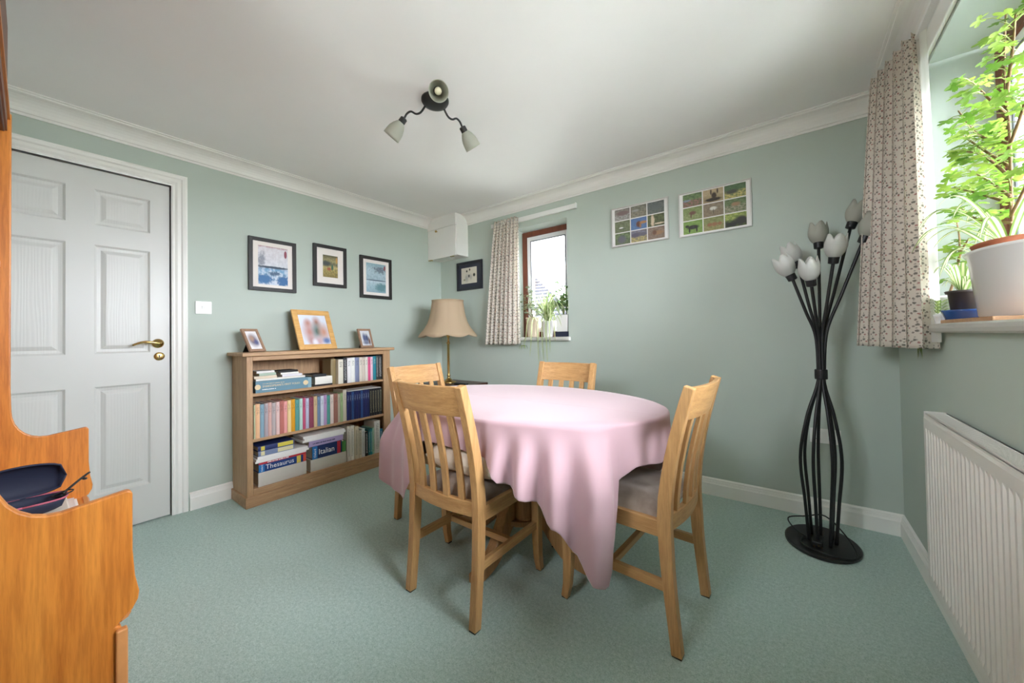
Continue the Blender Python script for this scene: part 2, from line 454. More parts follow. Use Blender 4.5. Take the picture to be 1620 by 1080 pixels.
# door lining and architrave
arch = [(0, 0), (.0, .018), (.010, .020), (.016, .016), (.03, .022), (.048, .020), (.056, .026), (.07, .028), (.08, .022), (.085, 0)]  # (outwards, proud)
b = MB(); o0, z0 = DY1+.004, DZ+.004
for (e, p) in arch: b.v += [(XL-.02+p+.004, DY0-.004-e, 0), (XL-.02+p+.004, DY0-.004-e, z0+e), (XL-.02+p+.004, o0+e, z0+e), (XL-.02+p+.004, o0+e, 0)]
for i in range(len(arch)-1):
    for k in range(3): b.f.append((i*4+k, i*4+k+1, (i+1)*4+k+1, (i+1)*4+k))
b.box((XL-.09, o0, 0), (XL+.001, o0+.026, z0)); b.box((XL-.09, DY0-.03, 0), (XL+.001, DY0-.004, z0)); b.box((XL-.09, DY0-.03, z0), (XL+.001, o0+.026, z0+.026))
struct(b.build('trim_2', M_TRIM), 'white moulded door architrave')

# windows -------------------------------------------------------------
def window(idx, lab, wall, a, c, z0, z1, d, lights):
    """frame + sashes in a reveal; wall 'B' (y) or 'R' (x)"""
    def bx(mb, a0, a1, d0, d1, h0, h1):
        if wall == 'B': mb.box((a0, YB+d0, h0), (a1, YB+d1, h1))
        else: mb.box((XR+d0, a0, h0), (XR+d1, a1, h1))
    f = MB(); w = .05
    zt = z1-.01
    bx(f, a, a+w, d, d+.08, z0, zt); bx(f, c-w, c, d, d+.08, z0, zt); bx(f, a+w, c-w, d, d+.08, zt-w, zt); bx(f, a+w, c-w, d, d+.08, z0, z0+w)
    L = (c-a-2*w)/lights
    for k in range(1, lights): bx(f, a+w+k*L-.025, a+w+k*L+.025, d, d+.08, z0+w, zt-w)
    o = struct(f.build('window_%d' % idx, M_FRAMEWOOD, bevel=.003), lab)
    for k in range(lights):
        s0 = a+w+k*L+(.025 if k else 0); s1 = a+w+(k+1)*L-(.025 if k < lights-1 else 0); q = .045
        s = MB(); e = z0+w; g = zt-w
        bx(s, s0, s0+q, d+.012, d+.07, e, g); bx(s, s1-q, s1, d+.012, d+.07, e, g); bx(s, s0+q, s1-q, d+.012, d+.07, e, e+q); bx(s, s0+q, s1-q, d+.012, d+.07, g-q, g)
        so = s.build('sash', M_UPVC, o, bevel=.003)
        p = MB(); bx(p, s0+q, s1-q, d+.038, d+.044, e+q, g-q); p.build('pane', M_GLASS, so)
        r = MB(); bx(r, s0+q-.004, s0+q+.006, d+.008, d+.012, e+q, g-q); bx(r, s1-q-.006, s1-q+.004, d+.008, d+.012, e+q, g-q); bx(r, s0+q, s1-q, d+.008, d+.012, g-q-.006, g-q+.004)
        r.build('glazing_seal', plain('grey_glazing_seal', (120,124,130), .6), so)
    # sill board
    si = MB()
    pr = [(d+.02, z0), (d+.02, z0-.034), (-.03, z0-.034), (-.038, z0-.028), (-.041, z0-.017), (-.038, z0-.006), (-.03, z0)]
    if wall == 'B': si.prism([(YB+p, h) for p, h in pr], 'x', a-.001, c+.001) ; si.prism([(YB+p, h) for p, h in [(0, z0-.001)]+[(0, z0-.033)]+pr[2:]], 'x', a-.02, c+.02)
    else: si.prism([(XR+p, h) for p, h in pr], 'y', a-.001, c+.001); si.prism([(XR+p, h) for p, h in [(0, z0-.001)]+[(0, z0-.033)]+pr[2:]], 'y', a-.02, c+.02)
    si.build('window_sill', M_TRIM, o)
    return o
window(1, 'small brown-framed window in the back wall', 'B', WB['a'], WB['b'], WB['z0'], WB['z1'], WB['d'], 1)
window(2, 'wide brown-framed window in the right wall', 'R', WR['a'], WR['b'], WR['z0'], WR['z1'], WR['d'], 2)

w3 = MB()  # added window, out of view, brightens the table and chair fronts
for (a, c, z0, z1) in ((-1.12, -1.08, 1.50, 2.12), (-.56, -.52, 1.50, 2.12), (-1.08, -.56, 1.50, 1.54), (-1.08, -.56, 2.08, 2.12)): w3.box((a, YR-.2, z0), (c, YR-.13, z1))
w3 = struct(w3.build('window_3', M_FRAMEWOOD), 'small brown-framed window added behind the viewer for fill light')
MB().box((-1.08, YR-.168, 1.54), (-.56, YR-.162, 2.08)).build('pane', M_GLASS, w3)

# ------------------------------------------------------------------ outside
def grass():
    s = NT('lawn'); v = s.coord(); s.color(s.ramp(s.noise(v, 3, 5), [(.3, lin((138, 142, 132))), (.7, lin((164, 166, 158)))])); s.set(rough=.95); return s.m
g = MB().box((-60, -60, -.6), (60, 60, -.4)).build('lawn', grass()); struct(g, 'lawn outside the house')
def slate():
    s = NT('grey_slates'); v = s.coord('Object', (1, 1, 1)); br = s.n('ShaderNodeTexBrick'); s.l(v, br.inputs['Vector'])
    s.color(lin((28, 28, 33))); s.set(rough=.7, spec=.2); return s.m
nb = thing('neighbouring_house', 'rendered house with a grey slate roof seen through the small window', 'house', (-9.2, 14.5, -.4))
MB().box((-12.3, 12.3, -.4), (-6.9, 14.5, 1.7)).build('wall', plain('cream_render', (214, 206, 190), .8), nb)
M_SLATE = slate()
# hipped roof: the slope facing the window is laid in overlapping slate courses that shorten towards the hip
def roof_at(t): return 11.9+t*2.6, 1.75+t*2.4, -6.1-t*3.8
for k in range(15):
    (y0, z0_, e0), (y1, z1_, e1) = roof_at(k/15), roof_at((k+1)/15)
    q = MB(); q._add([(-12.6, y0, z0_), (e0, y0, z0_), (e1, y1+.06, z1_-.05), (-12.6, y1+.06, z1_-.05), (-12.6, y0, z0_+.07), (e0, y0, z0_+.07), (e1, y1+.06, z1_+.03), (-12.6, y1+.06, z1_+.03)],
                     [(0,3,2,1),(4,5,6,7),(0,1,5,4),(1,2,6,5),(2,3,7,6),(3,0,4,7)])
    q.build('slate_course', M_SLATE, nb)
(y0, z0_, e0), (y1, z1_, e1) = roof_at(0), roof_at(1)
MB()._add([(e0, y0, z0_), (e1, y1, z1_), (e1*1.25, y1*1.25, z1_), (e0*1.3, y0*1.3, z0_), (e0, y0, z0_-.1), (e0*1.3, y0*1.3, z0_-.1), (e1, y1, z0_-.1), (e1*1.25, y1*1.25, z0_-.1)],
          [(0, 3, 2, 1), (0, 4, 5, 3), (0, 1, 6, 4), (3, 5, 7, 2), (1, 2, 7, 6), (4, 6, 7, 5)]).build('hip_slope', M_SLATE, nb)

# ------------------------------------------------------------------ bookcase
bc = thing('bookcase', 'low oak bookcase with three shelves of books against the left wall', 'bookcase', (-3.03, 1.41, 0))
XF, XB = -2.885, -3.175          # front of carcass, back
Y0, Y1 = .868, 1.962
b = MB(); pl = .072
b.box((XB, Y0-.012, 0), (XF+.011, Y1+.012, pl)).build('plinth', M_BC, bc, bevel=.003)
MB().box((XB-.003, Y0-.03, 1.006), (XF+.028, Y1+.03, 1.03)).build('top_board', M_BC, bc, bevel=.004)
MB().box((XB, Y0, pl), (XF-.02, Y0+.022, 1.006)).build('side_panel', M_BCZ, bc)
MB().box((XB, Y1-.022, pl), (XF-.02, Y1, 1.006)).build('side_panel', M_BCZ, bc)
MB().box((XF-.02, Y0, pl), (XF, .903, 1.006)).build('stile', M_BCZ, bc, bevel=.002)
MB().box((XF-.02, 1.895, pl), (XF, Y1, 1.006)).build('stile', M_BCZ, bc, bevel=.002)
MB().box((XF-.02, .903, .974), (XF, 1.895, 1.006)).build('top_rail', M_BC, bc, bevel=.002)
MB().box((XF-.02, .903, pl), (XF, 1.895, .115)).build('bottom_rail', M_BC, bc, bevel=.002)
MB().box((XB, Y0+.02, pl), (XB+.008, Y1-.02, 1.006)).build('back_panel', M_BCZ, bc)
SH = [.115, .446, .752]
MB().box((XB+.008, Y0+.022, .09), (XF-.02, Y1-.022, SH[0])).build('shelf', M_BC, bc)
for z in SH[1:]:
    MB().box((XB+.008, .893, z-.02), (XF-.008, 1.908, z)).build('shelf', M_BC, bc, bevel=.002)

# ------------------------------------------------------------------ books
def spine_mat(name, rgb, ink=None, style='band'):
    if name in MATS: return MATS[name]
    s = NT(name); s.set(rough=.55); c = lin(rgb)
    tc = s.n('ShaderNodeTexCoord'); sep = s.n('ShaderNodeSeparateXYZ'); s.l(tc.outputs['Generated'], sep.inputs[0])
    z = sep.outputs[2]; col = s.mix(s.math('MULTIPLY', s.noise(s.coord('Object'), 25, 3), .35), c, tuple(x*.8 for x in c))
    if ink:
        no = s.noise(s.coord('Object', (1, 260, 90) if style == 'band' else (1, 240, 170)), 1.0, 2)
        on = s.math('GREATER_THAN', no, .53)
        lo, hi = (.68, .9) if style == 'band' else (.12, .92)
        rng = s.math('MULTIPLY', s.math('GREATER_THAN', z, lo), s.math('LESS_THAN', z, hi))
        y = sep.outputs[1]; ry = s.math('MULTIPLY', s.math('GREATER_THAN', y, .25), s.math('LESS_THAN', y, .75))
        col = s.mix(s.math('MULTIPLY', s.math('MULTIPLY', on, s.math('MULTIPLY', rng, ry)), .8), col, lin(ink))
    s.color(col); MATS[name] = s.m; return s.m
BOOKN = [0]
def upright(y0, y1, z0, h, rgb, label, group, ink=None, style='band', depth=.15, xf=-2.895, rounded=.004, tilt=0, pages=True, name='book'):
    BOOKN[0] += 1
    y0 += .0006; y1 -= .0006; w = y1-y0
    t = thing(name, label, 'book', (xf-depth/2, (y0+y1)/2, z0), 0, group)
    if tilt: t.rotation_euler = (math.radians(tilt), 0, 0)
    c = MB(); n = 5
    poly = []
    for k in range(n+1):                       # rounded spine
        u = k/n; poly.append((xf - rounded*4*(u-.5)**2, y0+u*w))
    bt = min(.0022, w*.14)
    poly += [(xf-depth, y1), (xf-depth, y1-bt), (xf-.006, y1-bt), (xf-.006, y0+bt), (xf-depth, y0+bt), (xf-depth, y0)]
    c.prism([(p[0], p[1]) for p in poly], 'z', z0, z0+h)
    c.build('cover', spine_mat('spine_%d' % BOOKN[0], rgb, ink, style), t)
    MB().box((xf-depth+.004, y0+bt, z0+.003), (xf-.006, y1-bt, z0+h-.004)).build('pages', M_PAGES, t)
    return t
def flat_book(y0, y1, z0, z1, rgb, label, group, depth=.2, xf=-2.895, name='book', dx=0):
    BOOKN[0] += 1
    t = thing(name, label, 'book', (xf-depth/2, (y0+y1)/2, z0), 0, group); z1 -= .0004
    bt = min(.003, (z1-z0)*.15)
    poly = [(xf-.002, z0), (xf, z0+(z1-z0)*.3), (xf, z0+(z1-z0)*.7), (xf-.002, z1), (xf-depth, z1), (xf-depth, z1-bt), (xf-.006, z1-bt), (xf-.006, z0+bt), (xf-depth, z0+bt), (xf-depth, z0)]
    MB().prism(poly, 'y', y0, y1).build('cover', spine_mat('flatspine_%d' % BOOKN[0], rgb), t)
    MB().box((xf-depth+.004, y0+.004, z0+bt), (xf-.006, y1-.004, z1-bt)).build('pages', M_PAGES, t)
    return t
ORD = ['first', 'second', 'third', 'fourth', 'fifth', 'sixth', 'seventh', 'eighth', 'ninth', 'tenth', 'eleventh', 'twelfth']
G2 = 'row of books on the middle shelf'
mid_y = [.911,.922,.949,.974,.998,1.02,1.046,1.07,1.097,1.12,1.145,1.172,1.201,1.224,1.245,1.27,1.303,1.33,1.353,1.379,1.403,1.428,1.455,1.49,1.509,1.532,1.562]
mid_c = [((206,210,172),'pale green slim book at the left end'),((238,188,144),'peach book beside the pale green one'),((134,166,184),'slate blue book next to the peach one'),
 ((176,164,170),'grey mauve book right of the slate blue one'),((214,172,164),'dusty pink book between two grey ones'),((182,170,170),'warm grey book between two pale pink ones'),
 ((230,196,192),'pale pink book left of the terracotta one'),((186,110,100),'terracotta book among the pale pinks'),((236,164,160),'salmon pink book right of the terracotta one'),
 ((238,210,152),'cream yellow book beside the golden one'),((224,160,24),'golden yellow book'),((86,152,146),'teal book right of the golden one'),((190,222,212),'pale mint book beside the teal one'),
 ((196,84,120),'raspberry pink book'),((196,196,220),'pale lavender book left of the maroon one'),((142,62,84),'maroon book'),((212,184,142),'tan book right of the maroon one'),
 ((116,140,172),'steel blue book'),((208,214,228),'pale blue-white book beside the lilac one'),((186,152,196),'lilac book'),((84,164,152),'sea green book right of the lilac one'),
 ((234,214,206),'cream pink book beside the sea green one'),((160,108,94),'brown terracotta book'),((196,190,168),'stone-coloured slim book'),((168,196,142),'soft green book left of the tall cream one'),
 ((222,214,196),'tallest cream book, standing above its row')]
for i, (c, l) in enumerate(mid_c):
    hgt = .229 + .004*math.sin(i*2.1)
    if i == 25: hgt = .252
    upright(mid_y[i], mid_y[i+1], SH[1], hgt, c, l+' on the middle shelf', G2, ink=tuple(int(v*.6) for v in c), depth=.16, xf=-2.897-.001*(i % 3))
yb = [1.564+.0201*i for i in range(11)]
for i in range(10):
    c = [(36,44,110),(30,38,96),(44,64,140),(34,42,104)][i % 4] if i not in (2, 6) else (52, 92, 160)
    upright(yb[i], yb[i+1], SH[1], .228, c, '%s of the ten dark blue books, counted from the left, on the middle shelf' % ORD[i], G2, ink=(170,190,225), depth=.17)
ybk = [1.766, 1.788, 1.812, 1.836, 1.861, 1.885]
for i in range(5):
    upright(ybk[i], ybk[i+1], SH[1], .232, (22,22,26), '%s of the five black books, counted from the left, on the middle shelf' % ORD[i], G2, ink=(196,188,150), style='long', depth=.17)
# loose white sheets lying over the blue and black books
tag(MB().box((-3.06, 1.58, SH[1]+.2325), (-2.905, 1.88, SH[1]+.2375)).build('paper_sheaf', M_PAPER), 'thin white sheaf of paper lying on the dark blue and black books', 'paper')

G3 = 'books on the top shelf'
topy = [1.494, 1.536, 1.568, 1.601, 1.636, 1.674, 1.703, 1.729, 1.754, 1.777, 1.800, 1.831, 1.854, 1.890]
topc = [((228,222,206),.195,'white book with a dark edge beside the leaning tan book'),((40,40,44),.208,'black book between two white books'),((238,236,238),.203,'white book with a maroon head, right of the black one'),
 ((240,240,236),.205,'plain bright white book left of the grey-blue one'),((132,140,170),.205,'grey-blue book'),((222,212,198),.204,'cream book right of the grey-blue one'),((214,200,188),.2,'beige book between two cream ones'),
 ((232,226,216),.203,'off-white book left of the hot pink one'),((226,84,138),.2,'hot pink book'),((240,200,216),.203,'blush pink book right of the hot pink one'),((20,132,150),.207,'turquoise book'),
 ((56,58,58),.21,'charcoal book right of the turquoise one'),((20,20,22),.212,'glossy black book at the right end')]
for i, (c, h, l) in enumerate(topc):
    upright(topy[i], topy[i+1], SH[2], h, c, l+' on the top shelf', G3, ink=(90,90,90) if sum(c) > 400 else (200,200,200), style='long' if i in (1, 11, 12) else 'band', depth=.15)
upright(1.452, 1.492, SH[2]+.0006, .200, (150,132,92), 'tan-covered book left of the white books on the top shelf', G3, depth=.14, xf=-2.93)
# presentation box with two little piles on it
def smudge(t, mat, y0, y1, z, h, x=-2.8958):
    mb = MB(); y = y0; q = random.Random(int(y0*1000))
    while y < y1:
        w = q.uniform(.004, .008); mb.box((x, y, z), (x+.0008, y+w, z+h*q.uniform(.7, 1))); y += w+q.choice((.0015, .0015, .005))
    return mb.build('lettering', mat, t)
fb = thing('slipcase', 'blue-grey slipcase with ornamental lettering lying on the top shelf', 'box', (-3.0, 1.105, SH[2]))
MB().box((-3.1, .922, SH[2]), (-2.896, 1.262, SH[2]+.079)).build('case', spine_mat('slipcase_blue', (104, 142, 160)), fb, bevel=.002)
MB().box((-3.1, 1.262, SH[2]), (-2.899, 1.287, SH[2]+.076)).build('end_cap', spine_mat('slipcase_end', (140, 172, 184)), fb)
M_GOLD = plain('gold_foil_letters', (222, 200, 160), .5); M_WL = plain('white_letters', (240, 240, 240), .6); M_NL = plain('navy_letters', (40, 44, 90), .6)
FRONT = lambda y, z, x=-2.8955: Matrix.Translation((x, y, z)) @ Matrix(((0,0,1,0),(1,0,0,0),(0,1,0,0),(0,0,0,1)))
text_part("SHAKESPEARE'S FIRST FOLIO", M_GOLD, fb, .0195, FRONT(.962, SH[2]+.036), sx=.98)
smudge(fb, M_WL, .962, 1.04, SH[2]+.018, .006); smudge(fb, M_GOLD, .965, 1.1, SH[2]+.058, .004)
for yy in (.935, 1.245):
    MB().lathe([(.018, 0), (.018, .0008)], 16, (-2.896, yy, SH[2]+.04), (1, 0, 0)).build('ornament', M_GOLD, fb)
zt = SH[2]+.0794
flat_book(.93, 1.25, zt, zt+.014, (236,232,224), 'broad white book lying directly on the blue-grey slipcase', 'books piled on the slipcase', xf=-2.915)
zt += .0144
pile1 = [(.925, 1.065, .018, (222,206,184),'buff notebook, lowest of the left pile on the slipcase'),(.955, 1.06, .018, (176,196,178),'sage notebook in the left pile on the slipcase'),(.94, 1.05, .016, (232,230,226),'white notebook with a dark elastic on top of the left pile')]
z = zt
for a, c, h, col, l in pile1:
    flat_book(a, c, z, z+h, col, l, 'books piled on the slipcase', depth=.14, xf=-2.93); z += h+.0002
pile2 = [(1.10, 1.235, .016, (226,222,230),'pale lilac notebook, lowest of the right pile on the slipcase'),(1.09, 1.21, .014, (238,236,232),'white notebook in the right pile on the slipcase'),(1.075, 1.205, .015, (34,34,36),'black notebook on top of the right pile on the slipcase')]
z = zt
for a, c, h, col, l in pile2:
    flat_book(a, c, z, z+h, col, l, 'books piled on the slipcase', depth=.14, xf=-2.93); z += h+.0002
z = SH[2]
for a, c, h, col, l in [(1.305, 1.448, .014, (30,30,32),'thin black book under the thick white one on the top shelf'),(1.315, 1.446, .058, (238,234,226),'thick white book lying flat on the top shelf'),
                        (1.30, 1.40, .020, (34,36,40),'small black book on the thick white one')]:
    flat_book(a, c, z, z+h, col, l, 'pile in the middle of the top shelf', depth=.17, xf=-2.9); z += h+.0002

# bottom shelf
G1 = 'books on the bottom shelf'
def stack_letters(y, z, txt, size, t, x=-2.8948, mat=None, sx=1.0): text_part(txt, mat or M_WL, t, size, FRONT(y, z, x), sx=sx)
z = SH[0]
flat_book(.935, 1.245, z, z+.095, (214,208,200), 'thick grey-white volume at the bottom of the left stack, lowest shelf', G1, depth=.25)
t = flat_book(.937, 1.243, z+.0952, z+.165, (24,62,128), 'blue thesaurus with big white lettering in the left stack', G1, depth=.22)
MB().box((-2.8958, .938, z+.097), (-2.8948, .972, z+.148)).build('spine_block', plain('mid_blue_print', (40,120,190), .5), t)
MB().box((-2.8958, .938, z+.149), (-2.8948, 1.242, z+.164)).build('spine_band', plain('red_print', (196,44,60), .5), t)
MB().box((-2.8958, 1.178, z+.097), (-2.8948, 1.206, z+.148)).build('spine_block', plain('yellow_print', (226,200,90), .5), t)
MB().box((-2.8958, 1.222, z+.097), (-2.8948, 1.242, z+.148)).build('spine_block', plain('orange_red_print', (206,78,56), .5), t)
stack_letters(.978, z+.110, 'Thesaurus', .046, t, sx=.95)
text_part('Oxford', M_WL, t, .015, FRONT(.961, z+.1, -2.8946) @ Matrix.Rotation(math.radians(90), 4, 'Z'))
smudge(t, M_WL, .99, 1.12, z+.153, .008, -2.8948)
tag(MB().box((-3.09, .915, z+.1653), (-2.885, 1.24, z+.176)).box((-3.08, .92, z+.176), (-2.888, 1.26, z+.19)).box((-3.09, .93, z+.19), (-2.893, 1.255, z+.204)).build('paper_stack', M_PAPER), 'white papers and folders lying on the blue thesaurus', 'paper')
for k, (zz0, l, cc) in enumerate(((z+.2044, 'blue and white atlas lying under the blue and yellow one', (120,134,168)), (z+.239, 'blue and yellow atlas on top of the left stack', (38,52,106)))):
    t = flat_book(.935, 1.162, zz0, zz0+.034, cc, l+', bottom shelf', G1, depth=.2, xf=-2.897)
    MB().box((-2.8978, .952, zz0+.004), (-2.8968, .975, zz0+.031)).build('spine_block', plain('spine_yellow_%d' % k, ((222,214,170), (216,200,80))[k], .5), t)
    MB().box((-2.8978, 1.055, zz0+.004), (-2.8968, 1.155, zz0+.031)).build('spine_block', plain('spine_yellow_%d' % k, (216,200,80), .5), t)
flat_book(1.275, 1.552, z, z+.088, (212,206,196), 'thick grey-white volume at the bottom of the right stack, lowest shelf', G1, depth=.25)
t = flat_book(1.287, 1.516, z+.0882, z+.186, (18,44,98), 'navy Italian dictionary with white lettering in the right stack', G1, depth=.21)
MB().box((-2.8958, 1.288, z+.090), (-2.8948, 1.325, z+.184)).build('spine_block', plain('mid_blue_print', (40,120,190), .5), t)
MB().box((-2.8958, 1.478, z+.090), (-2.8948, 1.505, z+.184)).build('spine_block', plain('red_print', (196,44,60), .5), t)
stack_letters(1.333, z+.118, 'Italian', .058, t, sx=.9)
text_part('Oxford', M_WL, t, .022, FRONT(1.314, z+.1, -2.8946) @ Matrix.Rotation(math.radians(90), 4, 'Z'))
upright(1.518, 1.552, z+.0885, .085, (74,140,66), 'short green book standing beside the Italian dictionary', G1, depth=.12, xf=-2.897)
lav = flat_book(1.264, 1.526, z+.1863, z+.232, (176,160,204), 'lavender book lying on the Italian dictionary', G1, depth=.22)
smudge(lav, M_NL, 1.292, 1.46, z+.203, .008, -2.8948)
tag(MB().box((-3.09, 1.215, z+.2323), (-2.885, 1.53, z+.246)).box((-3.08, 1.23, z+.246), (-2.89, 1.545, z+.262)).box((-3.08, 1.22, z+.262), (-2.886, 1.535, z+.276)).build('paper_stack', M_PAPER), 'white papers and folders lying on the lavender book', 'paper')
low = [(1.563,1.590,.283,(226,222,212),'tall off-white book beside the stack'),(1.590,1.623,.281,(232,228,218),'second tall off-white book from the stack'),(1.625,1.662,.266,(218,206,182),'cream book with worn spine'),
 (1.664,1.690,.228,(206,198,176),'shorter parchment-coloured book'),(1.690,1.719,.236,(212,212,210),'pale grey short book'),(1.719,1.750,.206,(30,30,32),'short black book with white marks'),
 (1.751,1.770,.218,(20,110,118),'deep teal book'),(1.770,1.789,.220,(36,138,142),'lighter teal book beside the deep teal one'),(1.789,1.806,.226,(170,206,180),'pale green thin book'),
 (1.808,1.862,.278,(218,216,210),'wide grey-white book'),(1.862,1.888,.200,(30,120,150),'turquoise book at the right end')]
for i, (a, c, h, col, l) in enumerate(low):
    upright(a, c, SH[0], h, col, l+' on the bottom shelf', G1, ink=(60,60,60) if sum(col) > 350 else (225,225,225), style='long', depth=.17)

# ------------------------------------------------------------------ photo frames on the bookcase
def quad_print(name, mat, P, parent):
    """P: 4 corners (bl, br, tr, tl)"""
    q = MB(); q.v = [tuple(p) for p in P]; q.f = [(0,1,2,3)]; q.uv = {0:(0,0),1:(1,0),2:(1,1),3:(0,1)}
    return q.build(name, mat, parent)
def photo_frame(label, y0, y1, h, x0, tilt, rz, fmat, fw_, pmat, strut_mat):
    w = y1-y0; t = thing('framed_photograph', label, 'photo frame', (x0, (y0+y1)/2, 1.0303), rz, 'photo frames on the bookcase')
    R = Matrix.Rotation(math.radians(-tilt), 4, 'Y')
    def P(y, z, x=0): return R @ Vector((x, y, z))
    def bar(a, c, d, e):
        mb = MB(); vs = [P(a, d, -.006), P(c, d, -.006), P(c, e, -.006), P(a, e, -.006), P(a, d, .008), P(c, d, .008), P(c, e, .008), P(a, e, .008)]
        mb._add(vs, [(0,3,2,1),(4,5,6,7),(0,1,5,4),(1,2,6,5),(2,3,7,6),(3,0,4,7)]); return mb
    lift = .006*math.sin(math.radians(tilt))+.0006
    hw = w/2
    for a, c, d, e in ((-hw, -hw+fw_, 0, h), (hw-fw_, hw, 0, h), (-hw+fw_, hw-fw_, 0, fw_), (-hw+fw_, hw-fw_, h-fw_, h)):
        o = bar(a, c, d, e).build('frame_bar', fmat, t, bevel=.0015, world=False); o.location.z = lift
    o = quad_print('photograph', pmat, [P(-hw+fw_, fw_, .002), P(hw-fw_, fw_, .002), P(hw-fw_, h-fw_, .002), P(-hw+fw_, h-fw_, .002)], None)
    o.parent = t; o.location.z = lift
    o = bar(-hw+.003, hw-.003, .003, h-.003); 
    bk = MB(); bk._add([P(-hw+.003, .003, -.006), P(hw-.003, .003, -.006), P(hw-.003, h-.003, -.006), P(-hw+.003, h-.003, -.006), P(-hw+.003, .003, 0), P(hw-.003, .003, 0), P(hw-.003, h-.003, 0), P(-hw+.003, h-.003, 0)],
                      [(0,3,2,1),(4,5,6,7),(0,1,5,4),(1,2,6,5),(2,3,7,6),(3,0,4,7)])
    o = bk.build('backing', strut_mat, t, world=False); o.location.z = lift
    top = P(0, h*.62, -.008); st = MB(); foot = Vector((top.x-.45*h*.55, 0, .0))
    st._add([(top.x, -.02, top.z), (top.x, .02, top.z), (foot.x, .025, 0), (foot.x, -.025, 0), (top.x-.003, -.02, top.z), (top.x-.003, .02, top.z), (foot.x-.004, .025, 0), (foot.x-.004, -.025, 0)],
            [(0,1,2,3),(7,6,5,4),(0,4,5,1),(1,5,6,2),(2,6,7,3),(3,7,4,0)])
    st.build('strut', strut_mat, t, world=False)
    return t
M_FAM = print_mat('blurred_family_photo', (214,220,232), [(.30,.72,.10,.12,.8,(188,140,128),0),(.62,.76,.11,.14,.8,(176,128,116),0),(.30,.42,.17,.26,.8,(190,140,130),0),(.60,.45,.16,.22,.7,(92,116,108),0),
    (.82,.42,.15,.22,.8,(196,148,128),0),(.30,.14,.1,.16,.6,(186,150,150),0),(.60,.12,.12,.14,.6,(200,170,176),0),(.86,.12,.13,.1,.5,(104,128,176),0),(.42,.08,.08,.09,.6,(226,224,234),0)])
M_FAM2 = print_mat('blurred_portrait', (232,228,230), [(.5,.5,.36,.3,.5,(120,112,128),0),(.42,.6,.2,.16,.6,(176,146,130),0),(.7,.38,.18,.14,.5,(96,100,140),0)])
M_FAM3 = print_mat('blurred_couple', (214,216,222), [(.38,.52,.17,.28,.45,(84,96,136),0),(.64,.5,.15,.26,.45,(76,84,116),0),(.5,.2,.3,.12,.5,(120,126,150),0),(.85,.3,.1,.25,.5,(110,80,70),0)])
M_PINE = wood('honey_pine', (206,152,84), (232,186,116), 'Y', 1.2, .4)
M_TAUPEW = plain('taupe_wood_frame', (156,124,100), .5, var=.1, vscale=40)
photo_frame('small brown photo frame leaning at the left end of the bookcase top', .905, 1.03, .178, -2.99, 27, math.radians(24), M_TAUPEW, .018, M_FAM2, M_BLACK)
photo_frame('large honey pine photo frame with a family picture', 1.235, 1.552, .335, -3.0, 20, math.radians(9), M_PINE, .042, M_FAM, M_DARKWOOD)
photo_frame('small grey-brown photo frame leaning at the right end of the bookcase top', 1.752, 1.888, .175, -3.01, 18, math.radians(8), M_TAUPEW, .018, M_FAM3, M_BLACK)

# ------------------------------------------------------------------ pictures on the walls
def wall_picture(name, label, wall, a0, a1, z0, z1, bar_w, depth, fmat, mount=None, prints=None, group=None, barmat2=None):
    c = ((a0+a1)/2, (z0+z1)/2)
    loc = (XL, c[0], z0) if wall == 'L' else (c[0], YB, z0)
    t = thing(name, label, 'picture', loc, 0, group)
    def P(a, z, d): return (XL+d, a, z) if wall == 'L' else (a, YB-d, z)
    def bx(mb, p0, p1, q0, q1, d0, d1):
        return mb.box(P(p0, q0, d0), P(p1, q1, d1))
    for p0, p1, q0, q1 in ((a0, a0+bar_w, z0, z1), (a1-bar_w, a1, z0, z1), (a0+bar_w, a1-bar_w, z0, z0+bar_w), (a0+bar_w, a1-bar_w, z1-bar_w, z1)):
        bx(MB(), p0, p1, q0, q1, .001, depth).build('frame_bar', fmat, t, bevel=.0015)
    bx(MB(), a0+bar_w, a1-bar_w, z0+bar_w, z1-bar_w, .001, depth*.55).build('mount', mount or M_MAT, t)
    for (p0, p1, q0, q1, mat) in prints:
        d = depth*.55+.0008
        if wall == 'L': quad_print('print', mat, [P(p0, q0, d), P(p1, q0, d), P(p1, q1, d), P(p0, q1, d)], None).parent = t
        else: quad_print('print', mat, [P(p0, q0, d), P(p1, q0, d), P(p1, q1, d), P(p0, q1, d)], None).parent = t
    for o in t.children:
        if o.name.startswith('print'):
            me = o.data
            for v in me.vertices: v.co -= Vector(loc)
    return t
GL = 'black framed prints above the bookcase'
M_P1 = print_mat('blue_seascape_print', None, [(.1,.62,.12,.16,.5,(150,152,164),.9),(.5,.46,.6,.03,.3,(74,88,104),.3),(.2,.14,.28,.12,.25,(78,120,166),.5),(.86,.12,.24,.14,.25,(70,112,160),.5),(.55,.3,.2,.05,.4,(88,110,136),.8),(.92,.84,.05,.1,.08,(150,84,96),0)],
    grad=[(0,(200,212,226)),(.3,(150,184,212)),(.42,(110,158,196)),(.47,(206,208,216)),(.95,(214,208,212)),(1,(176,120,128))], nz=.55, nscale=9, ncol=(232,232,238), jm=4.5)
M_P2 = print_mat('ochre_landscape_print', None, [(.2,.62,.3,.12,.4,(80,86,84),.6),(.4,.38,.12,.07,.4,(172,92,70),.8),(.62,.46,.07,.12,.3,(70,110,90),.6),(.92,.8,.06,.14,.1,(196,150,84),0)],
    grad=[(0,(150,130,78)),(.3,(176,158,96)),(.45,(206,188,130)),(.6,(120,118,96)),(.75,(176,166,120)),(1,(96,92,72))], nz=.6, nscale=10, ncol=(98,96,66), jm=4)
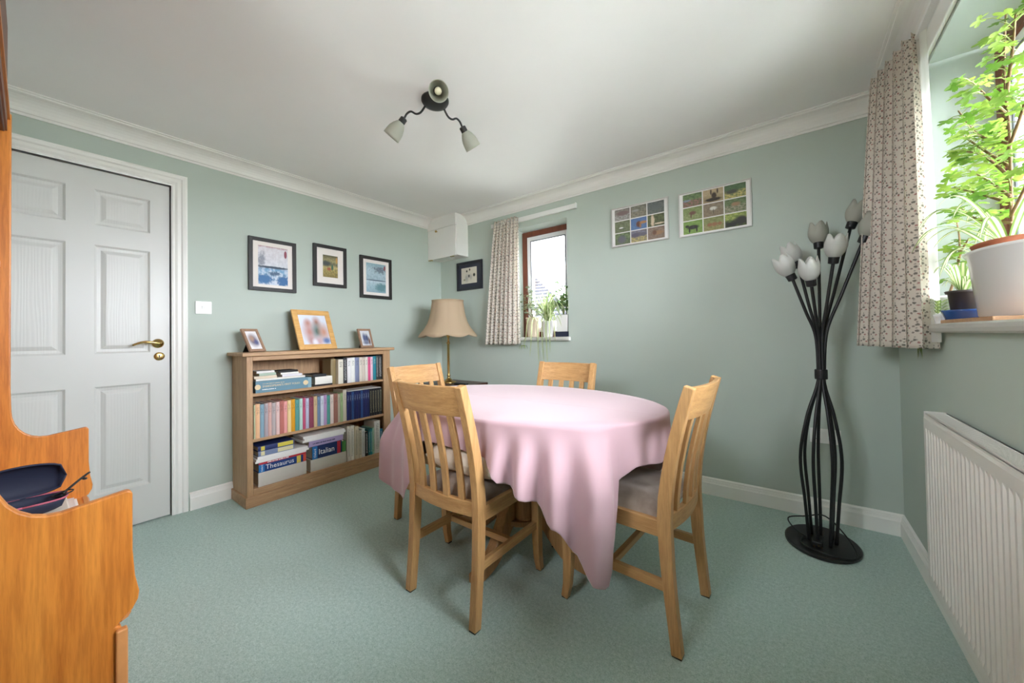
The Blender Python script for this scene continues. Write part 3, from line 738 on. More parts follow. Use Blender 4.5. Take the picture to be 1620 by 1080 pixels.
M_P3 = print_mat('pale_blue_lake_print', None, [(.7,.8,.3,.1,.4,(112,124,136),1.4),(.5,.42,.6,.02,.3,(92,108,124),.3),(.75,.18,.28,.14,.25,(104,142,150),.5),(.94,.88,.05,.08,.1,(150,90,96),0)],
    grad=[(0,(150,176,190)),(.2,(166,194,206)),(.4,(196,212,220)),(.45,(168,190,202)),(.8,(186,208,216)),(1,(140,172,184))], nz=.4, nscale=10, ncol=(120,146,160), jm=4.5)
def lpic(lab, a0, a1, z0, z1, bw, ins, mat):
    wall_picture('picture_frame', lab, 'L', a0, a1, z0, z1, bw, .022, M_BLACK, None, [(a0+bw+ins[0], a1-bw-ins[1], z0+bw+ins[2], z1-bw-ins[3], mat)], GL)
lpic('largest black framed print, a blue seascape, above the left of the bookcase', .967, 1.294, 1.487, 1.887, .027, (.036, .034, .022, .03), M_P1)
lpic('middle black framed print, an ochre landscape with a wide mount', 1.428, 1.715, 1.565, 1.922, .028, (.052, .05, .055, .056), M_P2)
lpic('right-hand black framed print, a pale blue lake, above the bookcase', 1.845, 2.181, 1.496, 1.893, .030, (.034, .034, .028, .032), M_P3)
M_INK = print_mat('ink_sketch_print', (214,208,192), [(.36,.78,.05,.07,.3,(64,60,52),.6),(.55,.86,.04,.07,.3,(60,58,50),.6),(.5,.46,.06,.09,.3,(40,44,48),.5),(.83,.5,.07,.1,.3,(44,48,44),.5),(.35,.35,.1,.2,.6,(180,178,168),1.2),(.62,.4,.08,.16,.6,(184,180,170),1.2),(.2,.25,.06,.05,.5,(140,136,110),.8)])
wall_picture('picture_frame', 'dark navy framed ink sketch beside the floral curtain', 'B', -2.905, -2.535, 1.615, 1.92, .03, .02, plain('navy_black_frame', (38,40,50), .35), plain('navy_mount', (52,54,68), .7),
             [(-2.838, -2.612, 1.685, 1.855, M_INK)], None)
# two collages of nine wildlife photographs
def animal(n, sky, ground, noisec, blobs):
    lt = lambda c: tuple(int(v+(225-v)*.14) for v in c)
    sky, ground, noisec = lt(sky), lt(ground), lt(noisec); blobs = [(*q[:5], lt(q[5]), q[6]) for q in blobs]
    return print_mat('wildlife_%s' % n, None, blobs, grad=[(0, ground), (.45, ground), (.6, sky), (1, sky)], nz=.9, nscale=6, ncol=noisec, jm=1.6)
C1 = [animal('hippo', (142,138,128), (170,168,164), (110,104,96), [(.55,.62,.4,.2,.3,(116,92,92),.5)]),
      animal('lizard', (128,126,110), (138,130,112), (96,96,80), [(.3,.6,.2,.1,.3,(150,146,140),.6)]),
      animal('greytree', (110,116,112), (104,108,104), (72,80,76), [(.5,.55,.4,.3,.4,(92,98,98),.9)]),
      animal('waterbird', (116,124,92), (112,120,88), (88,96,68), [(.42,.4,.14,.07,.3,(228,228,224),.4),(.5,.3,.2,.04,.4,(84,88,70),.6)]),
      animal('lion', (78,112,168), (84,116,166), (70,100,150), [(.5,.45,.16,.26,.25,(92,56,44),.4),(.78,.55,.22,.12,.3,(172,118,72),.4),(.6,.3,.06,.2,.3,(150,104,70),.3)]),
      animal('branch', (92,100,62), (84,88,58), (60,66,40), [(.3,.5,.1,.5,.3,(210,190,160),1.0),(.7,.2,.3,.07,.3,(214,196,168),.8)]),
      animal('monkey', (110,130,84), (96,110,76), (70,84,56), [(.45,.45,.26,.34,.35,(92,90,100),.8)]),
      animal('herd', (120,120,140), (186,170,104), (96,92,92), [(.3,.6,.3,.2,.3,(84,78,96),.7),(.75,.6,.25,.16,.3,(92,86,100),.7)]),
      animal('lionrest', (140,120,104), (134,112,96), (110,92,78), [(.6,.5,.3,.18,.3,(150,112,78),.5),(.4,.55,.12,.2,.3,(104,70,52),.5)])]
C2 = [animal('riverbank', (108,132,84), (150,104,96), (76,96,60), [(.2,.5,.18,.08,.4,(126,140,160),.8)]),
      animal('stag', (190,168,130), (160,140,104), (170,150,112), [(.5,.2,.4,.14,.25,(44,36,30),.4),(.55,.5,.12,.24,.25,(56,44,36),.4),(.4,.8,.04,.2,.3,(70,56,44),.6),(.72,.8,.04,.2,.3,(70,56,44),.6)]),
      animal('grazers', (84,112,76), (206,190,112), (70,96,62), [(.35,.48,.3,.16,.35,(70,72,60),.9)]),
      animal('antelope', (132,150,90), (146,156,104), (108,124,70), [(.5,.55,.18,.14,.3,(110,74,60),.5),(.42,.35,.03,.2,.3,(96,66,52),.3)]),
      animal('egret', (148,132,110), (142,124,102), (120,104,84), [(.5,.6,.16,.14,.3,(226,222,212),.4),(.5,.35,.02,.2,.3,(90,80,66),.2)]),
      animal('bush', (106,124,84), (156,150,126), (76,96,58), [(.52,.6,.2,.14,.4,(158,120,90),.7)]),
      animal('buffalo', (124,158,76), (132,166,84), (104,140,60), [(.5,.5,.3,.16,.22,(44,42,40),.35),(.32,.28,.04,.2,.3,(40,38,36),.3),(.7,.28,.04,.2,.3,(40,38,36),.3),(.2,.62,.1,.1,.3,(44,42,40),.3)]),
      animal('impala', (140,148,90), (158,150,96), (116,120,70), [(.3,.45,.12,.14,.3,(150,100,68),.5),(.55,.45,.14,.15,.3,(152,102,70),.5),(.8,.45,.1,.12,.3,(150,100,68),.5)]),
      animal('hide', (170,184,92), (60,62,50), (96,120,50), [(.75,.4,.3,.35,.3,(52,54,48),.6),(.3,.2,.3,.16,.3,(48,50,46),.6)])]
M_SILVER = plain('brushed_silver_frame', (200,198,194), .35, .6)
def collage(lab, a0, a1, z0, z1, mats):
    mgx, mgz, gap = .03, .016, .007
    W = (a1-a0-2*mgx-2*gap)/3; Hh = (z1-z0-2*mgz-2*gap)/3; pr = []
    for i in range(9):
        r, c = divmod(i, 3); p0 = a0+mgx+c*(W+gap); q1 = z1-mgz-r*(Hh+gap); pr.append((p0, p0+W, q1-Hh, q1, mats[i]))
    wall_picture('photo_collage', lab, 'B', a0, a1, z0, z1, .008, .016, M_SILVER, M_PAPER, pr, 'wildlife photo collages')
collage('left wildlife collage of nine photographs with a lion in blue', -1.135, -.697, 1.808, 2.12, C1)
collage('right wildlife collage of nine photographs with an antlered stag', -.628, -.185, 1.80, 2.115, C2)

# ------------------------------------------------------------------ switch and socket
t = thing('light_switch', 'white single rocker light switch beside the door', 'switch', (XL, .709, 1.297))
MB().box((XL+.0005, .666, 1.297), (XL+.009, .753, 1.383)).build('plate', M_WHITEPL, t, bevel=.003)
MB().prism([(XL+.009, 1.328), (XL+.009, 1.352), (XL+.0135, 1.352), (XL+.0095, 1.328)], 'y', .700, .719).build('rocker', M_WHITEPL, t)
for y in (.68, .739): MB().lathe([(.003, 0), (.003, .0012)], 10, (XL+.009, y, 1.34), (1,0,0)).build('screw', M_SILVER, t)
t = thing('wall_socket', 'white double wall socket behind the black tulip lamp', 'socket', (.145, YB, .447))
MB().box((.075, YB-.010, .447), (.216, YB-.0005, .533)).build('plate', M_WHITEPL, t, bevel=.003)
for xx in (.11, .18):
    MB().box((xx-.006, YB-.0135, .503), (xx+.006, YB-.010, .520)).build('switch', M_WHITEPL, t, bevel=.001)
    MB().box((xx-.003, YB-.0105, .488), (xx+.003, YB-.0098, .496)).box((xx-.012, YB-.0105, .470), (xx-.005, YB-.0098, .474)).box((xx+.005, YB-.0105, .470), (xx+.012, YB-.0098, .474)).build('pin_slot', M_BLACK, t)

# ------------------------------------------------------------------ boxed cupboard in the corner
t = thing('corner_cupboard', 'white boxed-in cupboard high in the corner beside the cornice', 'cupboard', (-2.96, 2.751, 1.96))
MB().box((XL, 2.676, 1.972), (-2.742, YB, ZC-.002)).build('body', M_CORN, t, bevel=.002)
MB().box((XL, 2.657, 2.285), (-2.742, 2.676, ZC-.002)).build('fascia', M_CORN, t, bevel=.002)
cd = MB().box((XL+.004, 2.657, 1.962), (-2.746, 2.676, 2.281)).build('cupboard_door', M_CORN, t, bevel=.002)
MB().lathe([(.006, 0), (.006, .008), (.012, .014), (.013, .02), (.008, .025)], 16, (-3.02, 2.657, 2.255), (0,-1,0)).build('knob', M_BRASS, cd, smooth=True)
for xx in (-3.14, -2.80): MB().box((xx-.025, 2.655, 1.955), (xx+.025, 2.676, 1.962)).build('hinge', M_BRASS, cd)

# ------------------------------------------------------------------ dining chairs
def post_y(z):            # side profile of the rear posts (local, front is +y)
    return interp(z, [0, .1, .2, .3, .45, .55, .65, .75, .85, .93], [-.222, -.212, -.202, -.194, -.188, -.194, -.210, -.232, -.258, -.282])
def make_chair(label):
    t = thing('dining_chair', label, 'chair', (0, 0, 0), 0, 'oak dining chairs around the table')
    zs = [0.004, .06, .12, .2, .28, .36, .45, .53, .6, .67, .74, .81, .88, .928]
    for sx in (-1, 1):
        o = MB().sweep([(sx*.192, post_y(z), z) for z in zs], .034, [.036, .036, .037, .039, .042, .045, .047, .046, .044, .042, .04, .038, .036, .034]).build('leg', M_OAK, t, bevel=.003, world=False)
        MB().box((sx*.192-.015, post_y(0)-.016, 0), (sx*.192+.015, post_y(0)+.016, .005)).build('foot_pad', M_METALBLACK, o, world=False)
        zf = [.004, .06, .14, .25, .35, .45]
        o = MB().sweep([(sx*.19, .214+dy, z) for z, dy in zip(zf, (.018, .006, 0, 0, 0, 0))], [.03, .032, .036, .038, .038, .038], [.03, .034, .038, .04, .04, .04]).build('leg', M_OAK, t, bevel=.004, world=False)
        MB().box((sx*.19-.012, .218, 0), (sx*.19+.012, .244, .005)).build('foot_pad', M_METALBLACK, o, world=False)
        MB().box((sx*.197-.011, -.18, .395), (sx*.197+.011, .2, .453)).build('side_rail', M_OAKY, t, bevel=.002, world=False)
        MB().box((sx*.19-.010, -.19, .205), (sx*.19+.010, .205, .24)).build('stretcher', M_OAKY, t, bevel=.002, world=False)
    MB().box((-.18, .198, .395), (.18, .220, .453)).build('front_rail', M_OAKX, t, bevel=.002, world=False)
    MB().box((-.18, .01, .209), (.18, .032, .236)).build('stretcher', M_OAKX, t, bevel=.002, world=False)
    def bow(x, k): return -k*(1-(x/.19)**2)
    def rail(z0, z1, k, th):
        mb = MB(); n = 12; vs = []
        for i in range(n+1):
            x = -.178+.356*i/n
            for z, d in ((z0, -th/2), (z0, th/2), (z1, th/2), (z1, -th/2)):
                vs.append((x, post_y(z)+bow(x, k)+d, z))
        fs = []
        for i in range(n):
            for q in range(4): fs.append((i*4+q, (i+1)*4+q, (i+1)*4+(q+1) % 4, i*4+(q+1) % 4))
        fs += [(0,1,2,3), tuple(n*4+q for q in (3,2,1,0))]
        mb._add(vs, fs); return mb
    rail(.808, .926, .028, .020).build('top_rail', M_OAKX, t, bevel=.003, world=False)
    rail(.412, .47, .024, .022).build('back_rail', M_OAKX, t, bevel=.003, world=False)
    for i in range(4):
        x = -.117+.078*i
        pts = [(x, post_y(z)+bow(x, .026), z) for z in (.465, .52, .58, .64, .7, .76, .812)]
        MB().sweep(pts, .032, .013).build('slat', M_OAK, t, bevel=.002, world=False)
    # drop-in upholstered seat
    def seat(u, v):
        x = -.186+.372*u; y = -.165+.372*v; e = min(u, 1-u, v, 1-v)
        z = .456+.048*min(1, (e/.16))**.5 if e < .16 else .504
        z += .010*math.sin(math.pi*u)*math.sin(math.pi*v)
        if e == 0: z = .452
        return (x, y, z)
    mb = MB().grid(seat, 20, 20)
    mb.box((-.186, -.165, .43), (.186, .207, .4535))
    mb.build('seat', M_VELVET, t, smooth=True, world=False)
    return t
chA = make_chair('oak slat-back dining chair holding a cream cushion, its back to the viewer')
CH = [(chA, (-1.168, 1.240, 0), 0, None),
      (None, (-.545, 1.556, 0), math.pi/2-math.radians(3.4), 'oak slat-back dining chair at the right of the table, taupe seat in view'),
      (None, (-1.735, 1.565, 0), -math.pi/2, 'oak dining chair between the bookcase and the table, mostly hidden'),
      (None, (-1.205, 1.905, 0), math.pi, 'oak dining chair on the far side of the table, below the small window')]
for o, loc, rz, lab in CH:
    c = o or copy_tree(chA)
    c.location = loc; c.rotation_euler = (0, 0, rz)
    if lab: c['label'] = lab

# cushion on the near chair
cu = MB()
def pill(u, v, s):
    x, y = 2*u-1, 2*v-1
    e = max(0, 1-abs(x)**5)**.42*max(0, 1-abs(y)**4)**.45
    return (x*.212*(1-.04*y*y), y*.14*(1-.05*x*x), s*.062*e+.004*math.sin(17*u+3*v)*e)
def cosgrid(t): return .5-.5*math.cos(math.pi*t)
mb = MB().grid(lambda u, v: pill(cosgrid(u), cosgrid(v), 1), 30, 22); mb.grid(lambda u, v: pill(1-cosgrid(u), cosgrid(v), -1), 30, 22)
Rm = Matrix.Translation((-1.137, 1.226, .581)) @ Matrix.Rotation(math.radians(2), 4, 'X')
mb.v = [tuple(Rm @ Vector(p)) for p in mb.v]
tag(mb.build('seat_cushion', plain('cream_linen', (226,212,192), .9, bump=.3, bscale=160, var=.05, vscale=14), smooth=True), 'plump cream cushion lying on the near dining chair', 'cushion')

# ------------------------------------------------------------------ dining table
TC = Vector((-1.155, 1.575)); TA, TB, TZ = .735, .495, .776
tb = thing('dining_table', 'oval pedestal dining table under the pink cloth', 'table', (TC.x, TC.y, 0))
mb = MB(); N = 64
mb.prism([(TC.x+TA*math.cos(2*math.pi*k/N), TC.y+TB*math.sin(2*math.pi*k/N)) for k in range(N)], 'z', TZ-.03, TZ).build('tabletop', M_OAKX, tb, bevel=.006)
mb = MB(); mb.prism([(TC.x+(TA-.16)*math.cos(2*math.pi*k/32), TC.y+(TB-.12)*math.sin(2*math.pi*k/32)) for k in range(32)], 'z', TZ-.11, TZ-.03).build('apron', M_OAKX, tb)
M_TOAK = wood('table_oak', (146, 104, 62), (184, 142, 94), 'Z', 1.6, .42)
for dx_, dy_ in ((-.055, -.055), (.055, -.055), (.055, .055), (-.055, .055)):
    MB().lathe([(.043, .19), (.047, .2), (.044, .215), (.042, .4), (.042, .62), (.047, TZ-.12), (.047, TZ-.11)], 20, (TC.x+dx_, TC.y+dy_, 0)).build('column', M_TOAK, tb, smooth=False)
MB().lathe([(.13, .165), (.135, .175), (.13, .19)], 32, (TC.x, TC.y, 0)).build('base_plate', M_TOAK, tb)
prof = spline([(.06, .34, 0), (.14, .30, 0), (.22, .2, 0), (.30, .10, 0), (.40, .055, 0), (.44, .045, 0)], 5)
lo = spline([(.06, .17, 0), (.13, .15, 0), (.19, .09, 0), (.26, .03, 0), (.36, 0.004, 0), (.44, .004, 0)], 5)
for k in range(4):
    an = k*math.pi/2; sc = 1.0 if k % 2 == 0 else .86
    mb = MB(); vs = []
    for p, q in zip(prof, lo):
        for (r, z) in ((q.x, q.y), (p.x, p.y)):
            for s_ in (-1, 1):
                r2 = r*sc; x = r2*math.cos(an) - s_*.027*math.sin(an); y = r2*math.sin(an) + s_*.027*math.cos(an)
                vs.append((TC.x+x, TC.y+y, z))
    fs = []
    for i in range(len(prof)-1):
        a = i*4; c = a+4
        fs += [(a, c, c+1, a+1), (a+2, a+3, c+3, c+2), (a, a+2, c+2, c), (a+1, c+1, c+3, a+3)]
    fs += [(0, 1, 3, 2), tuple(len(vs)-4+i for i in (0, 2, 3, 1))]
    mb._add(vs, fs); mb.build('leg', M_TOAK, tb, bevel=.006)

# ------------------------------------------------------------------ tablecloth
def cloth():
    mb = MB(); A, B, ZT = TA+.008, TB+.008, TZ+.003
    NP, NS, NI = 288, 40, 10
    # drop length by angle (degrees, 0 = right end, negative = towards the camera side)
    ang = [-180, -165, -150, -140, -130, -122, -117, -113, -109, -104, -97, -88, -80, -76, -73, -70, -65, -60, -53, -47, -42, -38, -34.5, -31, -24, -10, 10, 35, 50, 62, 75, 100, 120, 132, 145, 165, 180]
    dro = [.33, .35, .38, .43, .47, .48, .46, .36, .18, .145, .14, .14, .145, .155, .19, .235, .265, .29, .37, .47, .57, .585, .46, .21, .17, .18, .22, .34, .5, .36, .24, .22, .32, .5, .36, .32, .33]
    # outward billow of the folds by angle
    fa = [-180, -172, -164, -157, -150, -143, -137, -131, -124, -116, -110, -104, -97, -90, -85, -80.5, -77, -71, -67.5, -63, -58.5, -53, -48, -42, -37, -33.5, -30, -24, -17, -10, 0, 20, 40, 50, 60, 80, 100, 125, 135, 145, 165, 180]
    fo = [.01, .04, .0, .06, .02, .08, .11, .05, .02, .035, .00, .01, .00, .005, .0, .008, -.004, .06, -.012, .075, .0, .07, .02, .09, .07, .015, .0, .025, .0, .015, .01, .02, .06, .1, .05, .02, .02, .06, .1, .05, .02, .01]
    def f_s(d, xs, ys):
        # smooth cyclic interpolation
        i = max(j for j in range(len(xs)-1) if xs[j] <= d); t = (d-xs[i])/(xs[i+1]-xs[i]); t = t*t*(3-2*t); return ys[i]*(1-t)+ys[i+1]*t
    # flat top (concentric rings)
    idx = []
    mb.v.append((TC.x, TC.y, ZT)); 
    for j in range(1, NI+1):
        row = []
        for k in range(NP):
            a = 2*math.pi*k/NP-math.pi; q = j/NI
            x, y = TC.x+(A-.012)*q*math.cos(a), TC.y+(B-.012)*q*math.sin(a)
            z = ZT+.0016*math.exp(-((y-TC.y+.02)/.006)**2)*(1 if q < .95 else 0)
            row.append(len(mb.v)); mb.v.append((x, y, z))
        idx.append(row)
    for k in range(NP): mb.f.append((0, idx[0][k], idx[0][(k+1) % NP]))
    for j in range(1, NS+1):
        row = []
        for k in range(NP):
            a = 2*math.pi*k/NP-math.pi; d = max(-180, min(179.999, math.degrees(a)))
            S = f_s(d, ang, dro); F = f_s(d, fa, fo); s = S*(j/NS)**.9
            nx, ny = math.cos(a)/A, math.sin(a)/B; L = math.hypot(nx, ny); nx /= L; ny /= L
            if s < .02: off = -.012+.012*math.sin(s/.02*math.pi/2); z = ZT-.012*(1-math.cos(s/.02*math.pi/2))
            else: off = 0; z = ZT-.012-(s-.02)
            k2 = smoothstep(.015, .26, s)
            off += F*k2*(1+.35*s) + .0015*math.sin(d*.9)*k2
            # hem lifts a little where it billows outwards
            z += F*.18*k2
            x, y = TC.x+A*math.cos(a)+nx*off, TC.y+B*math.sin(a)+ny*off
            # corner tips swing sideways
            tip = max(0, s-.36)
            if -62 < d < -30: x -= tip*.10; y += tip*.14
            if z < .51:            # rests on the chair seats
                if x > -.745 and 1.36 < y < 1.77: z = .512+.002*math.sin(d); 
                if 1.07 < y and -1.37 < x < -.965 and y < 1.3: z = .512
            row.append(len(mb.v)); mb.v.append((x, y, z))
        idx.append(row)
    for j in range(len(idx)-1):
        for k in range(NP):
            mb.f.append((idx[j][k], idx[j+1][k], idx[j+1][(k+1) % NP], idx[j][(k+1) % NP]))
    return mb
tag(cloth().build('tablecloth', M_CLOTH, smooth=True, solid=.0016), 'pink tablecloth draped over the oval dining table', 'tablecloth')

# ------------------------------------------------------------------ radiator
rd = thing('radiator', 'white fluted panel radiator under the wide window', 'radiator', (.42, 1.2, .16))
RX0, RX1, RY0, RY1, RZ0, RZ1 = .388, .447, .30, 2.035, .165, .80
mb = MB(); nf = 52; pitch = (RY1-RY0-.04)/nf; prof = []
for k in range(nf):
    y = RY0+.02+k*pitch
    for u, d in ((0, 0), (.16, 0), (.32, .0055), (.68, .0055), (.84, 0)): prof.append((y+u*pitch, d))
prof.append((RY1-.02, 0)); vs = []; fs = []
rows = [(RZ0+.0, 0), (RZ0+.035, 0), (RZ0+.055, 1), (RZ1-.075, 1), (RZ1-.055, 0), (RZ1-.022, 0), (RZ1-.014, -.6), (RZ1-.006, -.6)]
pf = [(RY0, 0)] + prof + [(RY1, 0)]
for z, k in rows:
    for y, d in pf: vs.append((RX0+(d*k if k > 0 else -.004*k if k < 0 else 0), y, z))
n = len(pf)
for j in range(len(rows)-1):
    for i in range(n-1): fs.append((j*n+i, j*n+i+1, (j+1)*n+i+1, (j+1)*n+i))
mb._add(vs, fs); mb.build('front_panel', M_WHITERAD, rd)
MB().box((RX0+.012, RY0+.005, RZ0), (RX0+.02, RY1-.005, RZ1-.02)).build('water_panel', M_WHITERAD, rd)
MB().box((RX1-.004, RY0, RZ0), (RX1, RY1, RZ1)).build('back_panel', M_WHITERAD, rd)
MB().box((RX0+.001, RY1-.004, RZ0+.012), (RX1, RY1+.002, RZ1+.003)).build('side_panel', M_WHITERAD, rd, bevel=.002)
MB().box((RX0+.001, RY0-.002, RZ0+.012), (RX1, RY0+.004, RZ1+.003)).build('side_panel', M_WHITERAD, rd, bevel=.002)
gr = MB().box((RX0+.006, RY0, RZ1-.006), (RX0+.012, RY1-.004, RZ1)).box((RX1-.006, RY0, RZ1-.006), (RX1, RY1-.004, RZ1))
for k in range(120):
    y = RY0+.01+k*(RY1-RY0-.02)/120; gr.box((RX0+.012, y, RZ1-.008), (RX1-.006, y+.009, RZ1-.002))
gr.build('top_grille', M_WHITERAD, rd)
for y in (.7, 1.7): MB().box((RX1, y-.02, RZ0+.08), (XR-.0005, y+.02, RZ1-.08)).build('wall_bracket', M_WHITERAD, rd)

# ------------------------------------------------------------------ wooden wall unit on the left
wu = thing('wall_unit', 'orange teak wall unit with curved end panels and open ledge', 'cabinet', (-1.8, -.13, 0))
UX0, UX1 = -2.335, -1.245
def end_profile():
    p = [(YR+.02, 0.0), (.128, 0.0), (.128, .455), (.120, .459), (.126, .466), (.146, .484), (.155, .502), (.157, .52), (.150, .56), (.146, .62), (.146, .752)]
    p += [(.144, .759), (.138, .763)]
    for k in range(1, 9):       # ledge sweeps back and up into the narrow upper part
        t = k/8; a = t*math.pi/2
        p.append((.06-.105*math.sin(a) if k < 9 else 0, .752+.0*t - .014*math.sin(math.pi*t) + .11*(1-math.cos(a))))
    p += [(-.047, .95), (-.047, 1.985), (YR+.02, 1.985)]
    return p
EP = end_profile()
for x0, x1 in ((UX0-.02, UX0), (UX1-.02, UX1)):
    MB().prism(EP, 'x', x0, x1).build('end_panel', M_TEAK, wu, bevel=.004, seg=3)
MB().box((UX0, YR+.02, .455), (UX1-.02, .13, .478)).build('ledge', M_TEAKX, wu)
MB().prism([(.128, .455), (.140, .460), (.146, .470), (.140, .480), (.128, .480)], 'x', UX0, UX1-.02).build('ledge_lip', M_TEAKE, wu)
MB().box((UX0, YR+.02, .478), (UX1-.02, YR+.03, 1.98)).build('back_panel', M_TEAKX, wu)
w3 = (UX1-.02-UX0)/2
for k in range(2):
    o = MB().box((UX0+k*w3+.002, .112, .06), (UX0+(k+1)*w3-.002, .130, .440)).build('cupboard_door', M_TEAKX, wu, bevel=.003)
    MB().box((UX0+k*w3+(.44 if k == 0 else .06), .130, .37), (UX0+k*w3+(.48 if k == 0 else .10), .145, .39)).build('handle', M_TEAKE, o, bevel=.003)
MB().box((UX0, YR+.02, .02), (UX1-.02, .10, .06)).build('plinth', M_TEAKX, wu)
MB().box((UX1-.006, .118, .02), (UX1+.012, .137, .452)).build('door_edge', M_TEAKE, wu, bevel=.003)
MB().box((UX0, YR+.02, 1.96), (UX1-.02, -.05, 1.985)).build('top_board', M_TEAKX, wu)
MB().box((UX0, YR+.02, 1.40), (UX1-.02, -.07, 1.418)).build('shelf', M_TEAKX, wu)
hc = MB().box((UX0+.03, YR+.03, 1.90), (UX1-.02, -.061, 2.30)).build('top_cupboard', M_DARKWOOD, wu, bevel=.003)
MB().box((UX0+.03, -.061, 1.905), (UX1-.02, -.056, 2.295)).build('sliding_door', plain('red_brown_veneer', (112,66,46), .4, var=.12, vscale=20), hc)
# things on the ledge
tag(MB().box((-2.31, -.02, .4785), (-1.98, .112, .4850)).box((-2.30, -.03, .485), (-1.99, .105, .494)).build('magazine_pile', M_PAPER), 'white papers lying on the ledge of the wall unit', 'paper')
sc_ = thing('spectacle_case', 'open navy spectacle case with pink piping on the wall unit', 'spectacle case', (-1.86, -.02, .478))
SCX, SCY, SCZ = -1.86, -.015, .628
MB().box((-1.99, -.12, .4785), (-1.72, .075, .585)).build('box_below', plain('cream_card', (226,214,200), .8), sc_, bevel=.003)
def shell(s_, z0, hh):
    def fn(u, v):
        a = math.pi*v; e = max(0, math.sin(math.pi*u))**.22
        return (SCX+.055*math.cos(a)*e, SCY-.085+.17*u, z0+s_*hh*math.sin(a)*e)
    return MB().grid(fn, 14, 12)
shell(-1, SCZ, .042).build('case_base', M_NAVY, sc_, smooth=True, solid=.004)
MB().tube([(SCX+.056*(abs(math.cos(a))**.6)*math.copysign(1, math.cos(a)), SCY+.086*(abs(math.sin(a))**.6)*math.copysign(1, math.sin(a)), SCZ+.001) for a in [i*2*math.pi/32 for i in range(33)]], .0028, 6).build('piping', plain('pink_piping', (186,96,116), .6), sc_, smooth=True)
mb = shell(1, 0, .03); Rm = Matrix.Translation((SCX-.052, SCY, SCZ+.004)) @ Matrix.Rotation(math.radians(-72), 4, 'Y') @ Matrix.Translation((.052, 0, 0))
mb.v = [tuple(Rm @ (Vector(p)-Vector((SCX, SCY, 0)))) for p in mb.v]
mb.build('case_lid', M_NAVY, sc_, smooth=True, solid=.004)
gl = thing('spectacles', 'dark spectacles with a raised temple on the wall unit', 'spectacles', (-1.93, .05, .53))
MB().tube(spline([(-1.86, .062, .632), (-1.90, .082, .640), (-1.94, .105, .650), (-1.98, .125, .655)], 5), .0035, 8).tube([(-1.945, .107, .650), (-1.955, .112, .642), (-1.965, .116, .640)], .0045, 6).build('temple', M_METALBLACK, gl, smooth=True)
MB().tube([(-1.86+.022*math.cos(a), .062+.022*math.sin(a), .633+.004*math.sin(a)) for a in [i*2*math.pi/16 for i in range(17)]], .002, 6).build('lens_rim', M_METALBLACK, gl, smooth=True)
tp = thing('trinket_dish', 'small white beaded trinket dish by the spectacle case', 'dish', (-1.72, .045, .478))
MB().lathe([(.02, .478), (.03, .482), (.042, .56), (.045, .60), (.041, .60), (.036, .56), (.02, .49)], 20, (-1.69, .045, 0)).build('bowl', M_WHITEPL, tp, smooth=True)
for k in range(9):
    a = k*2.4; MB().lathe([(.001, -.006), (.005, -.003), (.0062, 0), (.005, .003), (.001, .006)], 8, (-1.69+.026*math.cos(a), .045+.026*math.sin(a), .602+.003*(k % 2))).build('bead', (M_WHITEPL, plain('pink_piping', (186,96,116)))[k % 3 == 0], tp, smooth=True)

# ------------------------------------------------------------------ ceiling light
clt = thing('ceiling_light', 'black three-arm ceiling light with frosted glass shades', 'ceiling light', (-1.52, 1.336, ZC))
MB().lathe([(.074, 0), (.074, -.010), (.066, -.024), (.04, -.034), (.012, -.038)], 32, (-1.52, 1.336, ZC)).build('ceiling_rose', M_METALBLACK, clt, smooth=True)
def tulip_shade(c, ax, r=.042, L=.11, pet=5, mod=True):
    prof = [(.018, 0), (.024, .008), (.034, .026), (.042, .05), (.0445, .07), (.045, .086), (.046, .1)] if not mod else [(.019, 0), (.029, .008), (.039, .024), (.0455, .045), (.046, .06), (.044, .075), (.041, .088), (.039, .1)]
    k = r/.046; kz = L/.1
    prof = [(a*k, z*kz) for a, z in prof]
    inner = [(a-.003, z) for a, z in prof[::-1]]
    def md(rr_, z, an, i):
        if not mod: return rr_, z
        q = z/L; w = abs(math.cos(an*pet/2)); return rr_*(1+.06*q*q*(w-.6)), z*(1+.26*max(0, q-.5)*2*(w-.7))
    return MB().lathe(prof+inner, 40, c, ax, md, cap=False)
def bulb(c, ax, k=1.0):
    return MB().lathe([(.011*k, 0), (.013*k, .012*k), (.013*k, .03*k), (.017*k, .036*k), (.0175*k, .05*k), (.012*k, .06*k), (.003*k, .063*k)], 16, c, ax)
for k, (ph, tilt) in enumerate(((84, -48), (204, -48), (-38, -34))):
    d = Vector((math.cos(math.radians(ph)), math.sin(math.radians(ph)), 0)); c0 = Vector((-1.52, 1.336, ZC-.02))
    pts = [c0+d*.055, c0+d*.085+Vector((0,0,-.035)), c0+d*.115+Vector((0,0,-.04)), c0+d*.145+Vector((0,0,-.022)), c0+d*.17+Vector((0,0,-.03)), c0+d*.188+Vector((0,0,-.055))]
    arm = MB().tube(spline(pts, 5), .0055, 8).build('arm', M_METALBLACK, clt, smooth=True)
    ax = (d*math.cos(math.radians(tilt))+Vector((0,0,math.sin(math.radians(tilt))))).normalized()
    e = Vector(pts[-1])-ax*.004
    MB().lathe([(.012, 0), (.019, .004), (.0195, .036), (.017, .038)], 20, e, ax).build('lamp_holder', M_METALBLACK, arm, smooth=False)
    tulip_shade(e+ax*.03, ax, .047, .098, 5, False).build('glass_shade', M_SHADEGREY, arm, smooth=True)
    bulb(e+ax*.036, ax).build('bulb', plain('warm_white_bulb', (240,230,200), .4), arm, smooth=True)

